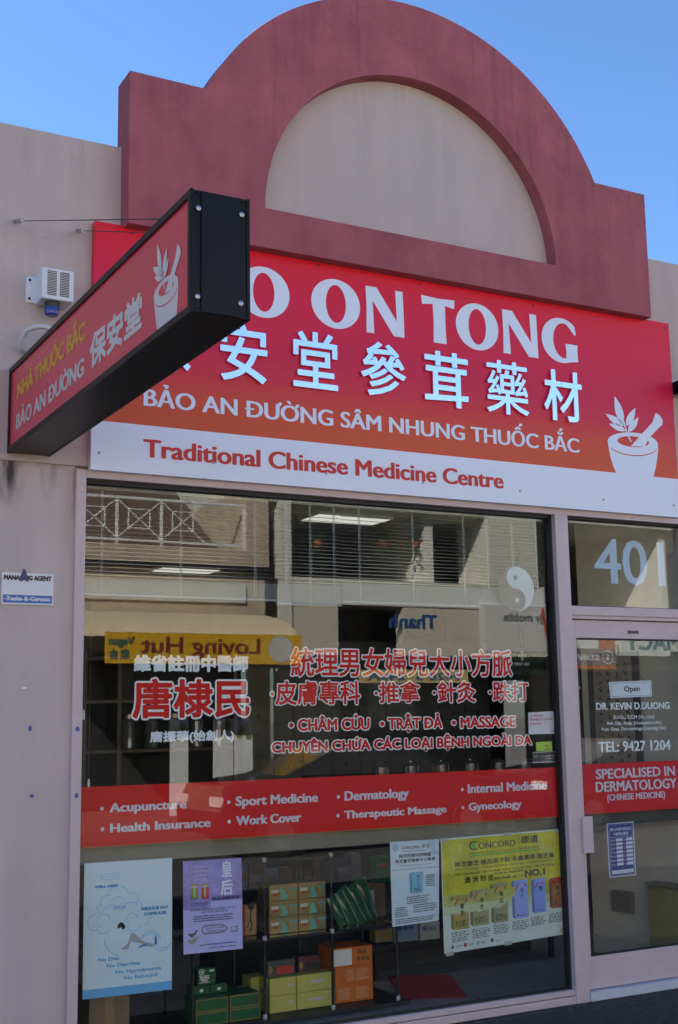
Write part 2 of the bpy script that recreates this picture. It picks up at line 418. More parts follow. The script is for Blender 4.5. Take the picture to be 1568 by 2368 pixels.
# a soft uneven edge, as hand-trowelled render has
pa = MB(); fr = front(0)
n = len(ang)
vs = [(x, PYF, z) for x, z in I]+[(x, PYF, z) for x, z in O]+[(x, -.035, z) for x, z in I]+[(x, PYB, z) for x, z in O]
fs = []
for i in range(n-1):
    fs += [(i, n+i, n+i+1, i+1), (n+i, 3*n+i, 3*n+i+1, n+i+1), (i+1, 2*n+i+1, 2*n+i, i)]
vs += [(PX0, PYF, PZ0), (PX1, PYF, PZ0), (PX0, PYB, PZ0), (PX1, PYB, PZ0)]
k = 4*n
iR, iL, oR, oL = 0, n-1, n, 2*n-1
fs += [(k, k+1, oR, iR, iL, oL), (k, k+2, k+3, k+1), (k+1, k+3, 3*n, oR), (k, oL, 4*n-1, k+2)]
fs += [(iR, 2*n, 3*n-1, iL)]
fs += [tuple([k+2]+[4*n-1-i for i in range(n)]+[k+3])]
pa.add(vs, fs)
pob = pa.build('parapet', M['plum'], shop, bevel=.012)
pn = MB(); pn.prism(I, front(-.034), -.03, 0, 0)
pn.build('arch_panel', M['panel'], shop)
# roof behind the parapet, side walls, interior shell
rf = MB(); rf.box(-6, 12, .22, 9, 4.0, 4.1); rf.build('roof', M['concrete'], shop)
XW = lambda y: 5.955-.165*(y-.1)                         # right-hand inner wall runs a little askew
M['iwall'] = mat('interior_wall_paint', (.60, .54, .45), .8, noise=.06, nscale=4)
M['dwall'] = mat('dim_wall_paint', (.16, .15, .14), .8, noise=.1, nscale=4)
sh = MB()
NE = 1.03                                                # the side wall is a short nib; beyond it the room widens
sh.prism([(XW(.1), .1), (XW(NE), NE), (XW(NE)+.15, NE), (XW(.1)+.15, .1)][::-1], lambda a, b, d: (a, b, d), 0, 3.1)
sh.build('interior_side_wall', M['iwall'], shop)
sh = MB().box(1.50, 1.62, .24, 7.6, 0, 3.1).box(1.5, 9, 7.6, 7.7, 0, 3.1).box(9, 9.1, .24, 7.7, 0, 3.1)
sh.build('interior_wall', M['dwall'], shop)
sh = MB()
for (z0, z1, th) in ((0.003, .105, .016), (.105, .118, .022)):
    sh.add([(XW(y)-t, y, z) for y in (.12, NE-.01) for t in (0.002, th) for z in (z0, z1)],
           [(0, 1, 3, 2), (4, 6, 7, 5), (0, 4, 5, 1), (2, 3, 7, 6), (0, 2, 6, 4), (1, 5, 7, 3)])
sh.build('skirting_board', mat('skirting_paint', (.55, .47, .41), .5), shop)
ce = MB().box(1.5, 9, .24, 7.7, 3.1, 3.2); ce.build('ceiling', mat('ceiling_tile', (.42, .42, .40), .9), shop)
def tile_mat():
    m = mat('floor_tile', (.20, .21, .24), .28, noise=.1, nscale=5)
    N, L = m.node_tree.nodes, m.node_tree.links; b = N['Principled BSDF']
    src = b.inputs['Base Color'].links[0].from_socket
    g = N.new('ShaderNodeNewGeometry'); br = N.new('ShaderNodeTexBrick'); br.offset = 0
    br.inputs['Scale'].default_value = 1; br.inputs['Brick Width'].default_value = .33; br.inputs['Row Height'].default_value = .33; br.inputs['Mortar Size'].default_value = .004
    L.new(g.outputs['Position'], br.inputs['Vector']); L.new(src, br.inputs['Color1']); L.new(src, br.inputs['Color2']); br.inputs['Mortar'].default_value = (.07, .07, .075, 1)
    L.new(br.outputs[0], b.inputs['Base Color']); return m
fl = MB().add([(1.5, .06, .004), (9, .06, .004), (9, 7.7, .004), (1.5, 7.7, .004)], [(0, 1, 2, 3)])
tag(fl.build('floor', tile_mat()), kind='structure')
# aluminium shopfront frame
fm = MB()
FY0, FY1 = -.012, .085
fm.box(1.79, GX0, FY0, FY1, -.03, 2.868)                 # left jamb
fm.box(GX0, DX1, FY0, FY1, 2.826, 2.868)                 # head
fm.box(GX1, DX0, FY0-.004, FY1, -.035, 2.826)            # mullion between window and door
fm.box(GX0, GX1, FY0, FY1, -.035, .008)                  # sill, two steps
fm.box(GX0, GX1, FY0+.006, FY1, .012, .042)
fm.box(DX0, DX1, FY0+.002, FY1, 2.212, 2.268)            # transom bar
fm.box(DX0, DX1, FY0+.012, FY1, 2.19, 2.2115)
fm.box(DX1, 5.96, FY0, FY1, -.035, 2.868)
fm.build('window_frame', M['frame'], shop, bevel=.003)
gk = MB()
for (x0, x1, z0, z1) in ((GX0, GX0+.008, GZ0, GZ1), (GX1-.018, GX1, GZ0, GZ1), (GX0, GX1, GZ1-.02, GZ1+.002), (GX0, GX1, GZ0, GZ0+.009),
                         (DX0, DX1, 2.812, 2.826), (DX0, DX1, 2.268, 2.274)):
    gk.box(x0, x1, .022, .06, z0, z1)
gk.build('gasket', M['gasket'], shop)
tr = MB().box(DX0, DX1, GY, GY+.006, 2.27, 2.82); transom = tr.build('transom_window', GLASS, shop)
line('house_number', '401', transom, mat('number_blue_white', (.40, .52, .68), .45), GY+.012, (1376.4, 1347), (1533, 1255), bold=(.0072, .0008), full=False)
th = MB().box(DX0, DX1+.02, -.03, .09, -.03, .018); th.build('threshold', mat('threshold_tile', (.55, .58, .64), .3, noise=.05, nscale=20), shop)

# ------------------------------------------------------------------ big window with its vinyl lettering
win = MB().box(GX0, GX1-.004, GY, GY+.006, GZ0, GZ1).build('shop_window', GLASS, shop)
VY = GY+.010
RED, WHT = M['red'], M['white']
bx0, bz1 = 1.835, at(186, 1820, VY)[1]; bz0 = at(185, 1960, VY)[1]
MB().box(GX0, GX1-.004, VY+.001, VY+.002, bz0, bz1).build('red_band', RED, win)
MB().box(GX0, GX1-.004, VY+.001, VY+.0018, bz0-.004, bz0).build('band_edge', mat('gold_edge', (.35, .17, .03), .4), win)
GREY = mat('band_text_white', (.62, .60, .66), .4)
for s, bl, tr_, b in (
        ('Acupuncture', (253.4, 1877.7), (432, 1848), .0033), ('Health Insurance', (254.5, 1925), (487.5, 1891), .0033),
        ('Sport Medicine', (545, 1863.3), (735.5, 1832), .0033), ('Work Cover', (546, 1908), (696.8, 1878), .0033),
        ('Dermatology', (797, 1851), (945, 1822), .0033), ('Therapeutic Massage', (796, 1892.5), (1032.4, 1861), .0033),
        ('Internal Medicine', (1082, 1834), (1263.6, 1804), .0033), ('Gynecology', (1083.7, 1873.8), (1206, 1849), .0033)):
    x0, z0 = at(*bl, VY); x1, z1 = at(*tr_, VY)
    mb = MB(); text_mb(mb, s, front(VY), x0, x1, z0, z1, (b, .0012), 0, .0)
    mb.build('lettering', GREY, win)
    c = (x0-.038, z0+(z1-z0)*.45); mb = MB(); mb.flat(disc_pts(c, .0095, n=14), front(VY), 0); mb.build('bullet', GREY, win)
for s, bl, tr_, b, o in (
        ('唐棣民', (302, 1666), (580.7, 1564.5), .006, .009), ('統理男女婦兒大小方脈', (670, 1567), (1184, 1500), .0028, .0065),
        ('·皮膚專科', (623, 1633), (834.6, 1571), .0028, .006), ('·推拿', (864, 1628), (971.7, 1572), .0028, .006),
        ('·針灸', (999, 1627), (1100, 1572), .0028, .006), ('·跌打', (1128, 1625), (1222.5, 1572.5), .0028, .006)):
    line('lettering', s, win, RED, VY, bl, tr_, (b, b), full=True, outline=o, om=WHT)
for s, bl, tr_ in (('• CHÂM CỬU', (665.6, 1693), (856.7, 1657)), ('• TRẬT ĐẢ', (876.6, 1689), (1024, 1655)), ('• MASSAGE', (1042.5, 1686), (1193, 1653)),
                   ('CHUYÊN CHỨA CÁC LOẠI BỆNH NGOÀI DA', (625.4, 1743), (1230.5, 1697))):
    line('lettering', s, win, RED, VY, bl, tr_, (.0036, .0024), outline=.006, om=WHT)
LB = mat('pale_vinyl', (.72, .76, .80), .4)
line('lettering', '維省註冊中醫師', win, LB, VY, (309, 1553), (574.4, 1515), (.0045, .0045), full=True)
line('lettering', '唐振華(始創人)', win, LB, VY, (346.6, 1720), (542, 1686), (.0025, .0025), full=True)
# yin-yang disc of frosted vinyl
cx, cz = at(1193.5, 1361, VY); rr = (at(1193, 1309.5, VY)[1]-at(1193, 1412.5, VY)[1])/2
mb = MB(); pl = front(VY)
S_ = disc_pts((0, 0), rr, n=40, a0=90, a1=270)+[(-rr/2*0+rr/2*math.sin(R(a)), -rr/2-rr/2*math.cos(R(a))) for a in range(0, 181, 9)][1:]+[(-rr/2*math.sin(R(a)), rr/2-rr/2*math.cos(R(a))) for a in range(0, 181, 9)][1:-1]
dark_half = [(cx+a, cz+b) for a, b in disc_pts((0, 0), rr, n=40, a0=90, a1=270)]
mb.flat(disc_pts((cx, cz), rr, n=48), pl, 0, 1)
mb.flat(dark_half, pl, .0004, 0)
mb.flat(disc_pts((cx, cz-rr/2), rr/2, n=32), pl, .0008, 0)
mb.flat(disc_pts((cx, cz+rr/2), rr/2, n=32), pl, .0008, 1)
mb.flat(disc_pts((cx-.004, cz+rr/2), rr*.11, n=20), pl, .0012, 0)
mb.flat(disc_pts((cx+.004, cz-rr/2), rr*.11, n=20), pl, .0012, 1)
mb.build('emblem', [mat('grey_frost', (.03, .03, .03), .6), mat('white_frost', (.34, .43, .50), .5)], win)
# an olive strip behind the glass, under the band
rz1, rz0 = bz0+.03, at(187, 2000, .12)[1]
MB().box(1.66, GX1, .10, .14, rz0, rz1+.02).build('inner_strip', mat('olive_strip', (.20, .18, .14), .5, noise=.12, nscale=6), shop)

# ------------------------------------------------------------------ door
DY = .03
zt = at(1400, 1452, DY)[1]; zb = at(1400, 2232, DY)[1]; zb0 = .022
dl = MB()
dl.box(DX0+.004, DX0+.052, DY-.01, DY+.035, zb0, 2.185)
dl.box(DX1-.052, DX1-.004, DY-.01, DY+.035, zb0, 2.185)
dl.box(DX0+.052, DX1-.052, DY-.008, DY+.033, 2.075, 2.185)
dl.box(DX0+.052, DX1-.052, DY-.008, DY+.033, zb0, .205)
door = dl.build('door', M['frame'], shop, bevel=.003)
label_plate = MB().box(*[a for a in (at(1448, 1440, DY)[0], at(1473, 1440, DY)[0])], DY-.011, DY-.008, 2.108, 2.127).build('maker_plate', mat('brown_plate', (.06, .035, .03), .4), door)
MB().box(DX0+.052, DX1-.052, DY+.012, DY+.018, .205, 2.075).build('pane', GLASS, door)
MB().box(DX0+.052, DX0+.058, DY-.004, DY+.022, .205, 2.075).box(DX0+.052, DX1-.052, DY-.004, DY+.022, 2.066, 2.075).box(DX0+.052, DX1-.052, DY-.004, DY+.022, .205, .213).build('gasket', M['gasket'], door)
hx0, hz1 = at(1346, 1888, -.03); hx1, hz0 = at(1373.5, 1971, -.03)
hb = MB().box(hx0, hx1, -.034, -.026, hz0, hz1).box(hx0+.002, hx0+.016, -.026, DY-.011, hz0+.01, hz1-.01)
hb.build('handle', M['frame'], door, bevel=.004)
DV = DY+.021
dz1 = at(1342, 1767, DV)[1]; dz0 = at(1346.4, 1883.3, DV)[1]
MB().box(DX0+.053, DX1-.053, DV+.001, DV+.002, dz0, dz1).build('red_band', RED, door)
for s, bl, tr_, b in (('SPECIALISED IN', (1378, 1801.3), (1559.7, 1770.5), .003), ('DERMATOLOGY', (1377.6, 1831.4), (1563.8, 1798.5), .003), ('(CHINESE MEDICINE)', (1404, 1851), (1537, 1829), .0016)):
    line('lettering', s, door, GREY, DV, bl, tr_, (b, b*.4))
for s, bl, tr_, b in (('DR. KEVIN D.DUONG', (1378.5, 1641), (1547.6, 1622.5), .0022), ('B.H.Sc., T.C.M (Vic. Uni.)', (1419, 1662), (1512, 1652.5), .0008),
                      ('Adv. Dip. Acup. (Guangzhou Uni.)', (1402.4, 1675.8), (1529, 1665.5), .0008), ('Post. Grad. Dermatology (Liaoning Uni.)', (1391, 1689.6), (1539, 1678), .0008),
                      ('TEL: 9427 1204', (1383.7, 1739), (1549.7, 1710), .0028)):
    line('lettering', s, door, LB, DV, bl, tr_, (b, b*.5))
MB().box(DX0+.06, DX1-.06, DV+.03, DV+.05, dz0-.075, dz0+.01).build('inner_strip', mat('dark_strip', (.05, .05, .045), .6), door)  # dark strip behind the door glass, below the band

# ================================================================== SIGNS ON THE FACADE
SY = -.05
SX0, SX1, SZ0, SZW, SZ1 = 1.852, 5.79, 2.862, 3.116, 4.172
def sign_mat():
    m = mat('printed_sign_red', (.45, .02, .03), .35, spec=.3)
    N, L = m.node_tree.nodes, m.node_tree.links; b = N['Principled BSDF']
    g = N.new('ShaderNodeNewGeometry'); sp = N.new('ShaderNodeSeparateXYZ'); L.new(g.outputs['Position'], sp.inputs[0])
    cr = N.new('ShaderNodeValToRGB'); e = cr.color_ramp.elements
    r = N.new('ShaderNodeMapRange'); r.inputs[1].default_value = SZW; r.inputs[2].default_value = SZ1; L.new(sp.outputs[2], r.inputs[0])
    L.new(r.outputs[0], cr.inputs[0])
    e[0].position = 0; e[0].color = (.66, .085, .022, 1)
    e[1].position = .16; e[1].color = (.66, .070, .022, 1)
    for p, c in ((.30, (0.679, 0.024, 0.050)), (.42, (0.655, 0.010, 0.061)), (.75, (0.725, 0.010, 0.050)), (1, (0.772, 0.010, 0.024))):
        k = e.new(p); k.color = (*c, 1)
    L.new(cr.outputs[0], b.inputs['Base Color']); return m
M['signred'] = sign_mat()
fs_ = thing('fascia_sign', (3.8, SY, SZ0), 'long red and white shop sign board under the plum arched parapet', 'sign')
MB().box(SX0, SX1, SY, -.004, SZW, SZ1).build('red_panel', M['signred'], fs_)
MB().box(SX0-.002, SX1+.002, SY-.001, -.004, SZ0, SZW).build('white_panel', M['signwhite'], fs_)
wv = M['signwhite']
z_b, z_c = at(1016, 793.6, SY)[1], at(1011, 689, SY)[1]
def flared(ch):
    """capitals with thick uprights and thin joins, unit box; a list of (outer, hole)"""
    E = lambda cx, cy, rx, ry, a0=0, a1=360, n=40: [(cx+rx*math.cos(R(a0+(a1-a0)*i/n)), cy+ry*math.sin(R(a0+(a1-a0)*i/n))) for i in range(n+1)]
    if ch == 'O': return [(E(.5, .5, .5, .525), E(.5, .5, .205, .40))]
    if ch == 'N': return [([(0, 0), (.205, 0), (.175, .70), (.72, 0), (1, 0), (.98, 1), (.78, 1), (.805, .33), (.285, 1), (.0, 1), (.015, .5)], None)]
    if ch == 'T': return [([(.335, 0), (.72, 0), (.70, .45), (.705, .85), (.98, .81), (1, 1.01), (.5, .985), (0, 1.01), (.02, .81), (.335, .85), (.35, .45)], None)]
    return [(E(.55, .5, .55, .525, 52, 292)+[(1, .05), (.985, .25), (1, .44), (.655, .44), (.675, .25), (.665, .13)]+E(.62, .5, .30, .41, 280, 72)+[(.80, .80), (.92, .66), (.97, .69), (.935, .86)], None)]
ow = at(833, 720, SY)[0]-at(720, 720, SY)[0]
for word in ((('O', None, 669.8),), (('O', 720, 833), ('N', 846.6, 934)), (('T', 975, 1052), ('O', 1053.4, 1151), ('N', 1161, 1241), ('G', 1250, 1332))):
    mb = MB()
    for ch, u0, u1 in word:
        xb = at(u1, 740, SY)[0]; xa = at(u0, 740, SY)[0] if u0 else xb-ow
        F_ = lambda q: (xa+q[0]*(xb-xa), z_b+q[1]*(z_c-z_b))
        for o, h in flared(ch):
            o = [F_(q) for q in o]
            if h:
                h = [F_(q) for q in h]
                for i in range(len(o)-1): mb.flat([h[i], o[i], o[i+1], h[i+1]], front(SY), .002)
            else:
                tri = bmesh.new(); f = tri.faces.new([tri.verts.new((a, 0, b)) for a, b in o]); f.normal_update(); bmesh.ops.triangulate(tri, faces=[f]); tri.verts.index_update()
                mb.add([front(SY)(v.co.x, v.co.z, .002) for v in tri.verts], [tuple(v.index for v in f.verts) for f in tri.faces]); tri.free()
    if len(word) == 1: text_mb(mb, 'BA', front(SY), at(392, 720, SY)[0], xa-.02, z_b, z_c, (.014, .004), 0, .002, res=6)
    mb.build('lettering', wv, fs_)
for s, u0, v0, u1, v1 in (('保', 334, 848, 441, 729), ('安', 510, 874, 618, 752), ('堂', 679, 889, 780, 773), ('參', 836, 908, 937, 797), ('茸', 983.5, 932, 1081, 819), ('藥', 1127, 950, 1219, 840), ('材', 1260.5, 966, 1343, 861)):
    x0, z0 = at(u0, v0, SY-.02); x1, z1 = at(u1, v1, SY-.02)
    dz = .006
    mb = MB(); text_mb(mb, s, front(SY), x0, x1, z0-dz, z1-dz, (.0022 if s == '藥' else .0045,)*2, 0, .008, full=True, thick=.012)
    mb.build('raised_letter', M['chrome'], fs_)
line('lettering', 'BẢO AN ĐƯỜNG SÂM NHUNG THUỐC BẮC', fs_, wv, SY, (332, 937.3), (1338.5, 1015), bold=(.0045, .0006), d=.0015, res=5)
line('lettering', 'Traditional Chinese Medicine Centre', fs_, M['textred'], SY, (331, 1056), (1163, 1094), bold=(.0058, .0015), d=.0025, res=5)
# mortar and pestle emblem, printed white
def emblem(pl, conv, mats, parent, dd=.0015, name='emblem'):
    mb = MB(); S = lambda pts: [conv(x, y) for x, y in pts]
    def fl(pts, d, mi):
        q = S(pts); a = sum(q[i-1][0]*q[i][1]-q[i][0]*q[i-1][1] for i in range(len(q)))
        mb.flat(q if a > 0 else q[::-1], pl, d, mi)
    fl([(1254, 955), (1258, 985), (1266, 1025), (1278, 1068), (1293, 1103), (1376, 1112), (1457, 1121), (1467, 1080), (1474, 1040), (1478, 1005), (1478, 985)], dd, 0)
    el = [(1366+112*math.cos(R(a)), 967+46*math.sin(R(a))+8*math.cos(R(a))) for a in range(0, 360, 10)]
    fl(el, dd+.0002, 0)
    el2 = [(1368+70*math.cos(R(a)), 962+24*math.sin(R(a))+6*math.cos(R(a))) for a in range(0, 360, 10)]
    fl(el2, dd+.0004, 1)
    arc = [(1366+108*math.cos(R(a)), 975+46*math.sin(R(a))+8*math.cos(R(a))) for a in range(12, 165, 9)]
    for i in range(len(arc)-1):
        (a, b), (c, d) = arc[i], arc[i+1]; fl([(a, b), (c, d), (c, d+4.5), (a, b+4.5)], dd+.0005, 1)
    fl([(1357, 982), (1420, 984), (1436, 948), (1476, 906), (1496, 887), (1499, 868), (1486, 846), (1467, 834), (1452, 878), (1408, 925)], dd+.0006, 0)
    for bs, tp, wdt in (((1322, 884), (1285, 760), 17), ((1337, 893), (1377, 811), 15), ((1326, 893), (1245, 838), 15), ((1334, 914), (1260, 882), 13), ((1345, 920), (1391, 853), 15)):
        fl(leaf_pts(bs, tp, wdt), dd+.0008, 0)
    for p, q in (((1318, 850), (1342, 930)), ((1342, 930), (1358, 962))):
        fl([(p[0]-3, p[1]), (p[0]+3, p[1]), (q[0]+3, q[1]), (q[0]-3, q[1])], dd+.0009, 0)
    return mb.build(name, mats, parent)
emblem(front(SY), lambda x, y: at((1300+x/1.1097)/1.7303, (900+y/1.1097)/1.7303, SY), [wv, M['signred']], fs_)
M['screw'] = mat('screw_head', (.34, .36, .40), .5, metal=.5)
M['redscrew'] = mat('red_screw_head', (.22, .015, .015), .5)
for (u, v, mm) in ((229, 1046, 'screw'), (494, 1070, 'screw'), (754, 1095, 'screw'), (978, 1116, 'screw'), (1202, 1135, 'screw'), (1395, 1155, 'screw'), (1557, 1168, 'screw'),
               (736, 613, 'redscrew'), (970, 656, 'redscrew'), (1232, 706, 'redscrew'), (1536, 758, 'redscrew'), (306, 539, 'redscrew')):
    x, z = at(u, v, SY); mb = MB(); mb.lathe((x, SY-.001, z), [(.0075, -.001), (.0075, .002), (.004, .004)], 12, axis='Y'); mb.build('screw', M[mm], fs_)

# ------------------------------------------------------------------ sign box standing out from the wall
BX0, BX1, BY, BZ0, BZ1 = 1.447, 1.655, -2.387, 2.921, 3.34
ps = thing('projecting_sign', (1.55, 0, 3.13), 'black framed double-sided red sign box projecting over the footpath', 'sign')
hs = MB()
hs.box(BX0, BX1, BY, -.0, BZ1-.012, BZ1)
hs.box(BX0, BX1, BY, -.0, BZ0, BZ0+.012)
hs.box(BX0+.003, BX1-.003, BY+.002, BY+.014, BZ0+.012, BZ1-.012)
hs.box(BX0, BX1, -.012, 0, BZ0+.012, BZ1-.012)
LIP = .024
for x0, x1 in ((BX0-.003, BX0+.01), (BX1-.01, BX1+.003)):
    hs.box(x0, x1, BY-.002, .0, BZ1-LIP, BZ1+.003); hs.box(x0, x1, BY-.002, .0, BZ0-.003, BZ0+LIP)
    hs.box(x0, x1, BY-.002, BY+LIP, BZ0+LIP, BZ1-LIP); hs.box(x0, x1, -.016, 0, BZ0+LIP, BZ1-LIP)
hs.build('housing', M['black'], ps, bevel=.002)
ec = MB().box(BX0+.035, BX1-.035, BY-.0045, BY+.002, BZ0+.002, BZ1-.002)
ec.build('end_cover', M['black'], ps, bevel=.001)
M['boxred'] = mat('acrylic_red', (.74, .045, .07), .2, spec=.5)
for nm, x0, x1 in (('face_panel', BX0+.006, BX0+.010), ('face_panel', BX1-.010, BX1-.006)):
    MB().box(x0, x1, BY+.01, -.012, BZ0+.01, BZ1-.01).build(nm, M['boxred'], ps)
for (u, v) in ((458, 482), (558, 497), (456, 686), (556, 702)):
    x, z = at(u, v, BY); mb = MB(); mb.lathe((x, BY-.004, z), [(.009, -.001), (.009, .002), (.004, .004)], 12, axis='Y'); mb.build('screw', M['steel'], ps)
FX = BX0+.0055
c3 = lambda x, y: ((x/1.4933)/1.7303, (700+y/1.4933)/1.7303)
cl = lambda u, v: (-at_x(u, v, FX)[0], at_x(u, v, FX)[1])
for s, bl, tr_, mm, b, full in (('NHÀ THUỐC BẮC', (105, 1338), (512, 868), 'gold', (.006, .002), False), ('BẢO AN ĐƯỜNG', (97, 1524), (505, 1085), 'silver', (.006, .002), False), ('保安堂', (537, 1170), (852, 682), 'silver', (.006, .006), True)):
    p0, p1 = cl(*c3(*bl)), cl(*c3(*tr_))
    mb = MB(); text_mb(mb, s, facing_left(FX), p0[0], p1[0], p0[1], p1[1], b, 0, .001, full=full, res=4); mb.build('lettering', M[mm], ps)
# the same emblem in silver foil near the outer end of the box
eu = cl(*c3(905, 640))[0]; ev = cl(*c3(1070, 500))[0]
ez0 = cl(*c3(940, 925))[1]; ez1 = cl(*c3(1072, 384))[1]
ez0 -= .025; ez1 = ez0+1.2*(ez1-ez0)
emblem(facing_left(FX), lambda x, y: (eu+.02+(x-1245)/(1499-1245)*(ev-eu), ez0+(1121-y)/(1121-760)*(ez1-ez0)), [M['silver'], M['boxred']], ps, dd=.001)
# stay wires with turnbuckles
for (u, v, eu_, ev_) in ((35, 511, 385, 493), (180, 533, 360, 502)):
    x, z = at(u, v, 0)
    xe = BX0+.03 if eu_ > 370 else BX0+.12
    ye, ze = at_x(eu_, ev_, BX0)[0]+.05, BZ1+.004
    a = Vector((x, 0, z)); b = Vector((xe, ye, ze)); d = (b-a).normalized()
    MB().tube([a, b], .0022, 6).build('stay_wire', M['wire'], ps)
    mb = MB(); mb.tube([a-Vector((0, -.0, 0)), a+d*.05], .010, 8); mb.tube([a+d*.05, a+d*.06, a+d*.12, a+d*.13], [.006, .012, .012, .006], 8); mb.tube([a+d*.13, a+d*.17], .011, 8)
    mb.build('turnbuckle', M['steel'], ps)
pts = [Vector((*at(u, v, -.02)[:1], -.02-yy, at(u, v, -.02)[1])) for u, v, yy in ((64, 818, -.02), (52, 806, .02), (45, 790, .05), (50, 776, .08), (66, 770, .11), (86, 773, .14), (105, 784, .16), (125, 796, .17))]
MB().tube(pts, .013, 12).build('conduit', M['pvc'], ps, smooth=True)

# ------------------------------------------------------------------ alarm siren box
sb = thing('alarm_siren', (1.68, 0, 3.8), 'white metal alarm siren box with a blue strobe lamp underneath', 'alarm box')
s0x, s0z = at(98, 690, -.14); s1x, s1z = at(172, 634, -.14)
ax0, ax1, az0, az1 = at(98, 616, -.14)[0], at(172, 632, -.14)[0], at(98, 688, -.14)[1], at(98, 616, -.14)[1]
M['wbox'] = mat('white_enamel', (.70, .71, .74), .4, noise=.06, nscale=25)
MB().box(ax0, ax1, -.14, -.002, az0, az1).build('housing', M['wbox'], sb, bevel=.006)
MB().box(ax0-.045, ax0+.004, -.010, -.002, az0+.01, az1-.01).build('mounting_flange', M['wbox'], sb, bevel=.002)
mb = MB()
for c in (.17, .56):
    for k in range(15):
        z = az0+(az1-az0)*(.13+.75*k/14); mb.box(ax0+(ax1-ax0)*c, ax0+(ax1-ax0)*(c+.29), -.1425, -.139, z, z+.0045)
mb.build('grille', mat('grille_slot', (.10, .09, .08), .7), sb)
for k in (.2, .8):
    mb = MB(); mb.lathe((ax0-.026, -.010, az0+(az1-az0)*k), [(.007, 0), (.007, .003), (.003, .005)], 10, axis='Y'); mb.build('screw', M['wire'], sb)
sx = ax0+(ax1-ax0)*.42
mb = MB(); mb.lathe((sx, -.085, az0-.028), [(.036, 0), (.038, .028)], 24); mb.build('lamp_base', mat('dark_plastic', (.03, .03, .035), .5), sb, smooth=False)
mb = MB(); mb.lathe((sx, -.085, az0-.068), [(.026, 0), (.034, .006), (.037, .02), (.037, .0395)], 24); mb.build('strobe_lamp', mat('blue_lens', (.02, .05, .32), .15), sb, smooth=False)

# ------------------------------------------------------------------ managing agent plate, with a scrawled A
q0 = at(4, 1396, 0); q1 = at(125, 1327, 0)
ag = thing('agent_sign', (q0[0]+.12, 0, q0[1]), 'small white and blue managing agent plate screwed to the pier', 'sign')
MB().box(q0[0], q1[0], .002, .012, q0[1], q1[1]).build('plate', mat('plate_white', (.68, .70, .74), .4), ag)
MB().box(q0[0]+.006, q1[0]-.006, .0010, .002, q0[1]+.008, q0[1]+.046).build('blue_band', mat('plate_blue', (.03, .13, .42), .4), ag)
mb = MB(); hh = q1[1]-q0[1]; text_mb(mb, 'MANAGING AGENT', front(.002), q0[0]+.008, q1[0]-.010, q1[1]-.036, q1[1]-.012, (.0022, .0016), 0, .001); mb.build('lettering', mat('black_print', (.02, .02, .03), .5), ag)
mb = MB(); text_mb(mb, 'Teska & Carson', front(.002), q0[0]+.020, q1[0]-.018, q0[1]+.018, q0[1]+.040, (.0016, .0012), 0, .0018); mb.box(q0[0]+.01, q1[0]-.01, .0002, .0008, q0[1]+.024, q0[1]+.027); mb.build('lettering', mat('plate_print', (.55, .6, .7), .4), ag)
mb = MB(); text_mb(mb, 'A', front(.002), q0[0]+.082, q0[0]+.128, q1[1]-.042, q1[1]+.018, (.005, .004), 0, .0025); mb.build('graffiti', mat('marker_blue', (.06, .06, .16), .5), ag)
for nm, (u, v), wd_, hd in (('paint_spot', (70, 1684), .010, .013), ('paint_spot', (74, 1840), .011, .010)):
    x, z = at(u, v, .012); mb = MB(); mb.prism([(x+wd_*math.cos(a*.7)*random.uniform(.8, 1.1), z+hd*math.sin(a*.7)) for a in range(9)], front(.012), 0, .002)
    tag(mb.build('wall_plug', mat('blue_plug', (.05, .10, .30), .5)), 'blue plastic plug in the pier, ' + ('the upper of two' if v < 1700 else 'the lower of two'), 'wall plug', 'blue plugs in the pier')
for (u, v) in ((180, 1685), (177, 1839)):
    x, z = at(u, v, -.012); mb = MB(); mb.prism([(x+.011*math.cos(a*.7)*random.uniform(.8, 1.1), z+.012*math.sin(a*.7)) for a in range(9)], front(-.012), 0, .003)
    tag(mb.build('wall_plug', mat('blue_plug', (.05, .10, .30), .5)), 'blue plastic plug in the window jamb, ' + ('the upper of two' if v < 1700 else 'the lower of two'), 'wall plug', 'blue plugs in the window jamb')
x, z = at(56, 1590, .012); tag(MB().box(x-.011, x+.011, .009, .012, z-.005, z+.005).build('sticker', M['white']), 'tiny white sticker on the bare pinkish pier', 'sticker')

# neighbour's sign bracket at the right edge
x0, z1 = at(1560, 880, -.05); x1, z0 = at(1600, 915, -.05)
nb = thing('neighbour_sign', (6.1, -.3, z0), 'black edged red sign of the next shop at the right edge', 'sign')
MB().box(x0+.012, x0+.30, -.30, -.012, z0, z1).build('housing', M['black'], nb, bevel=.004)
MB().box(x0, x0+.32, -.012, -.001, z0-.015, z1+.01).build('wall_plate', M['steel'], nb)

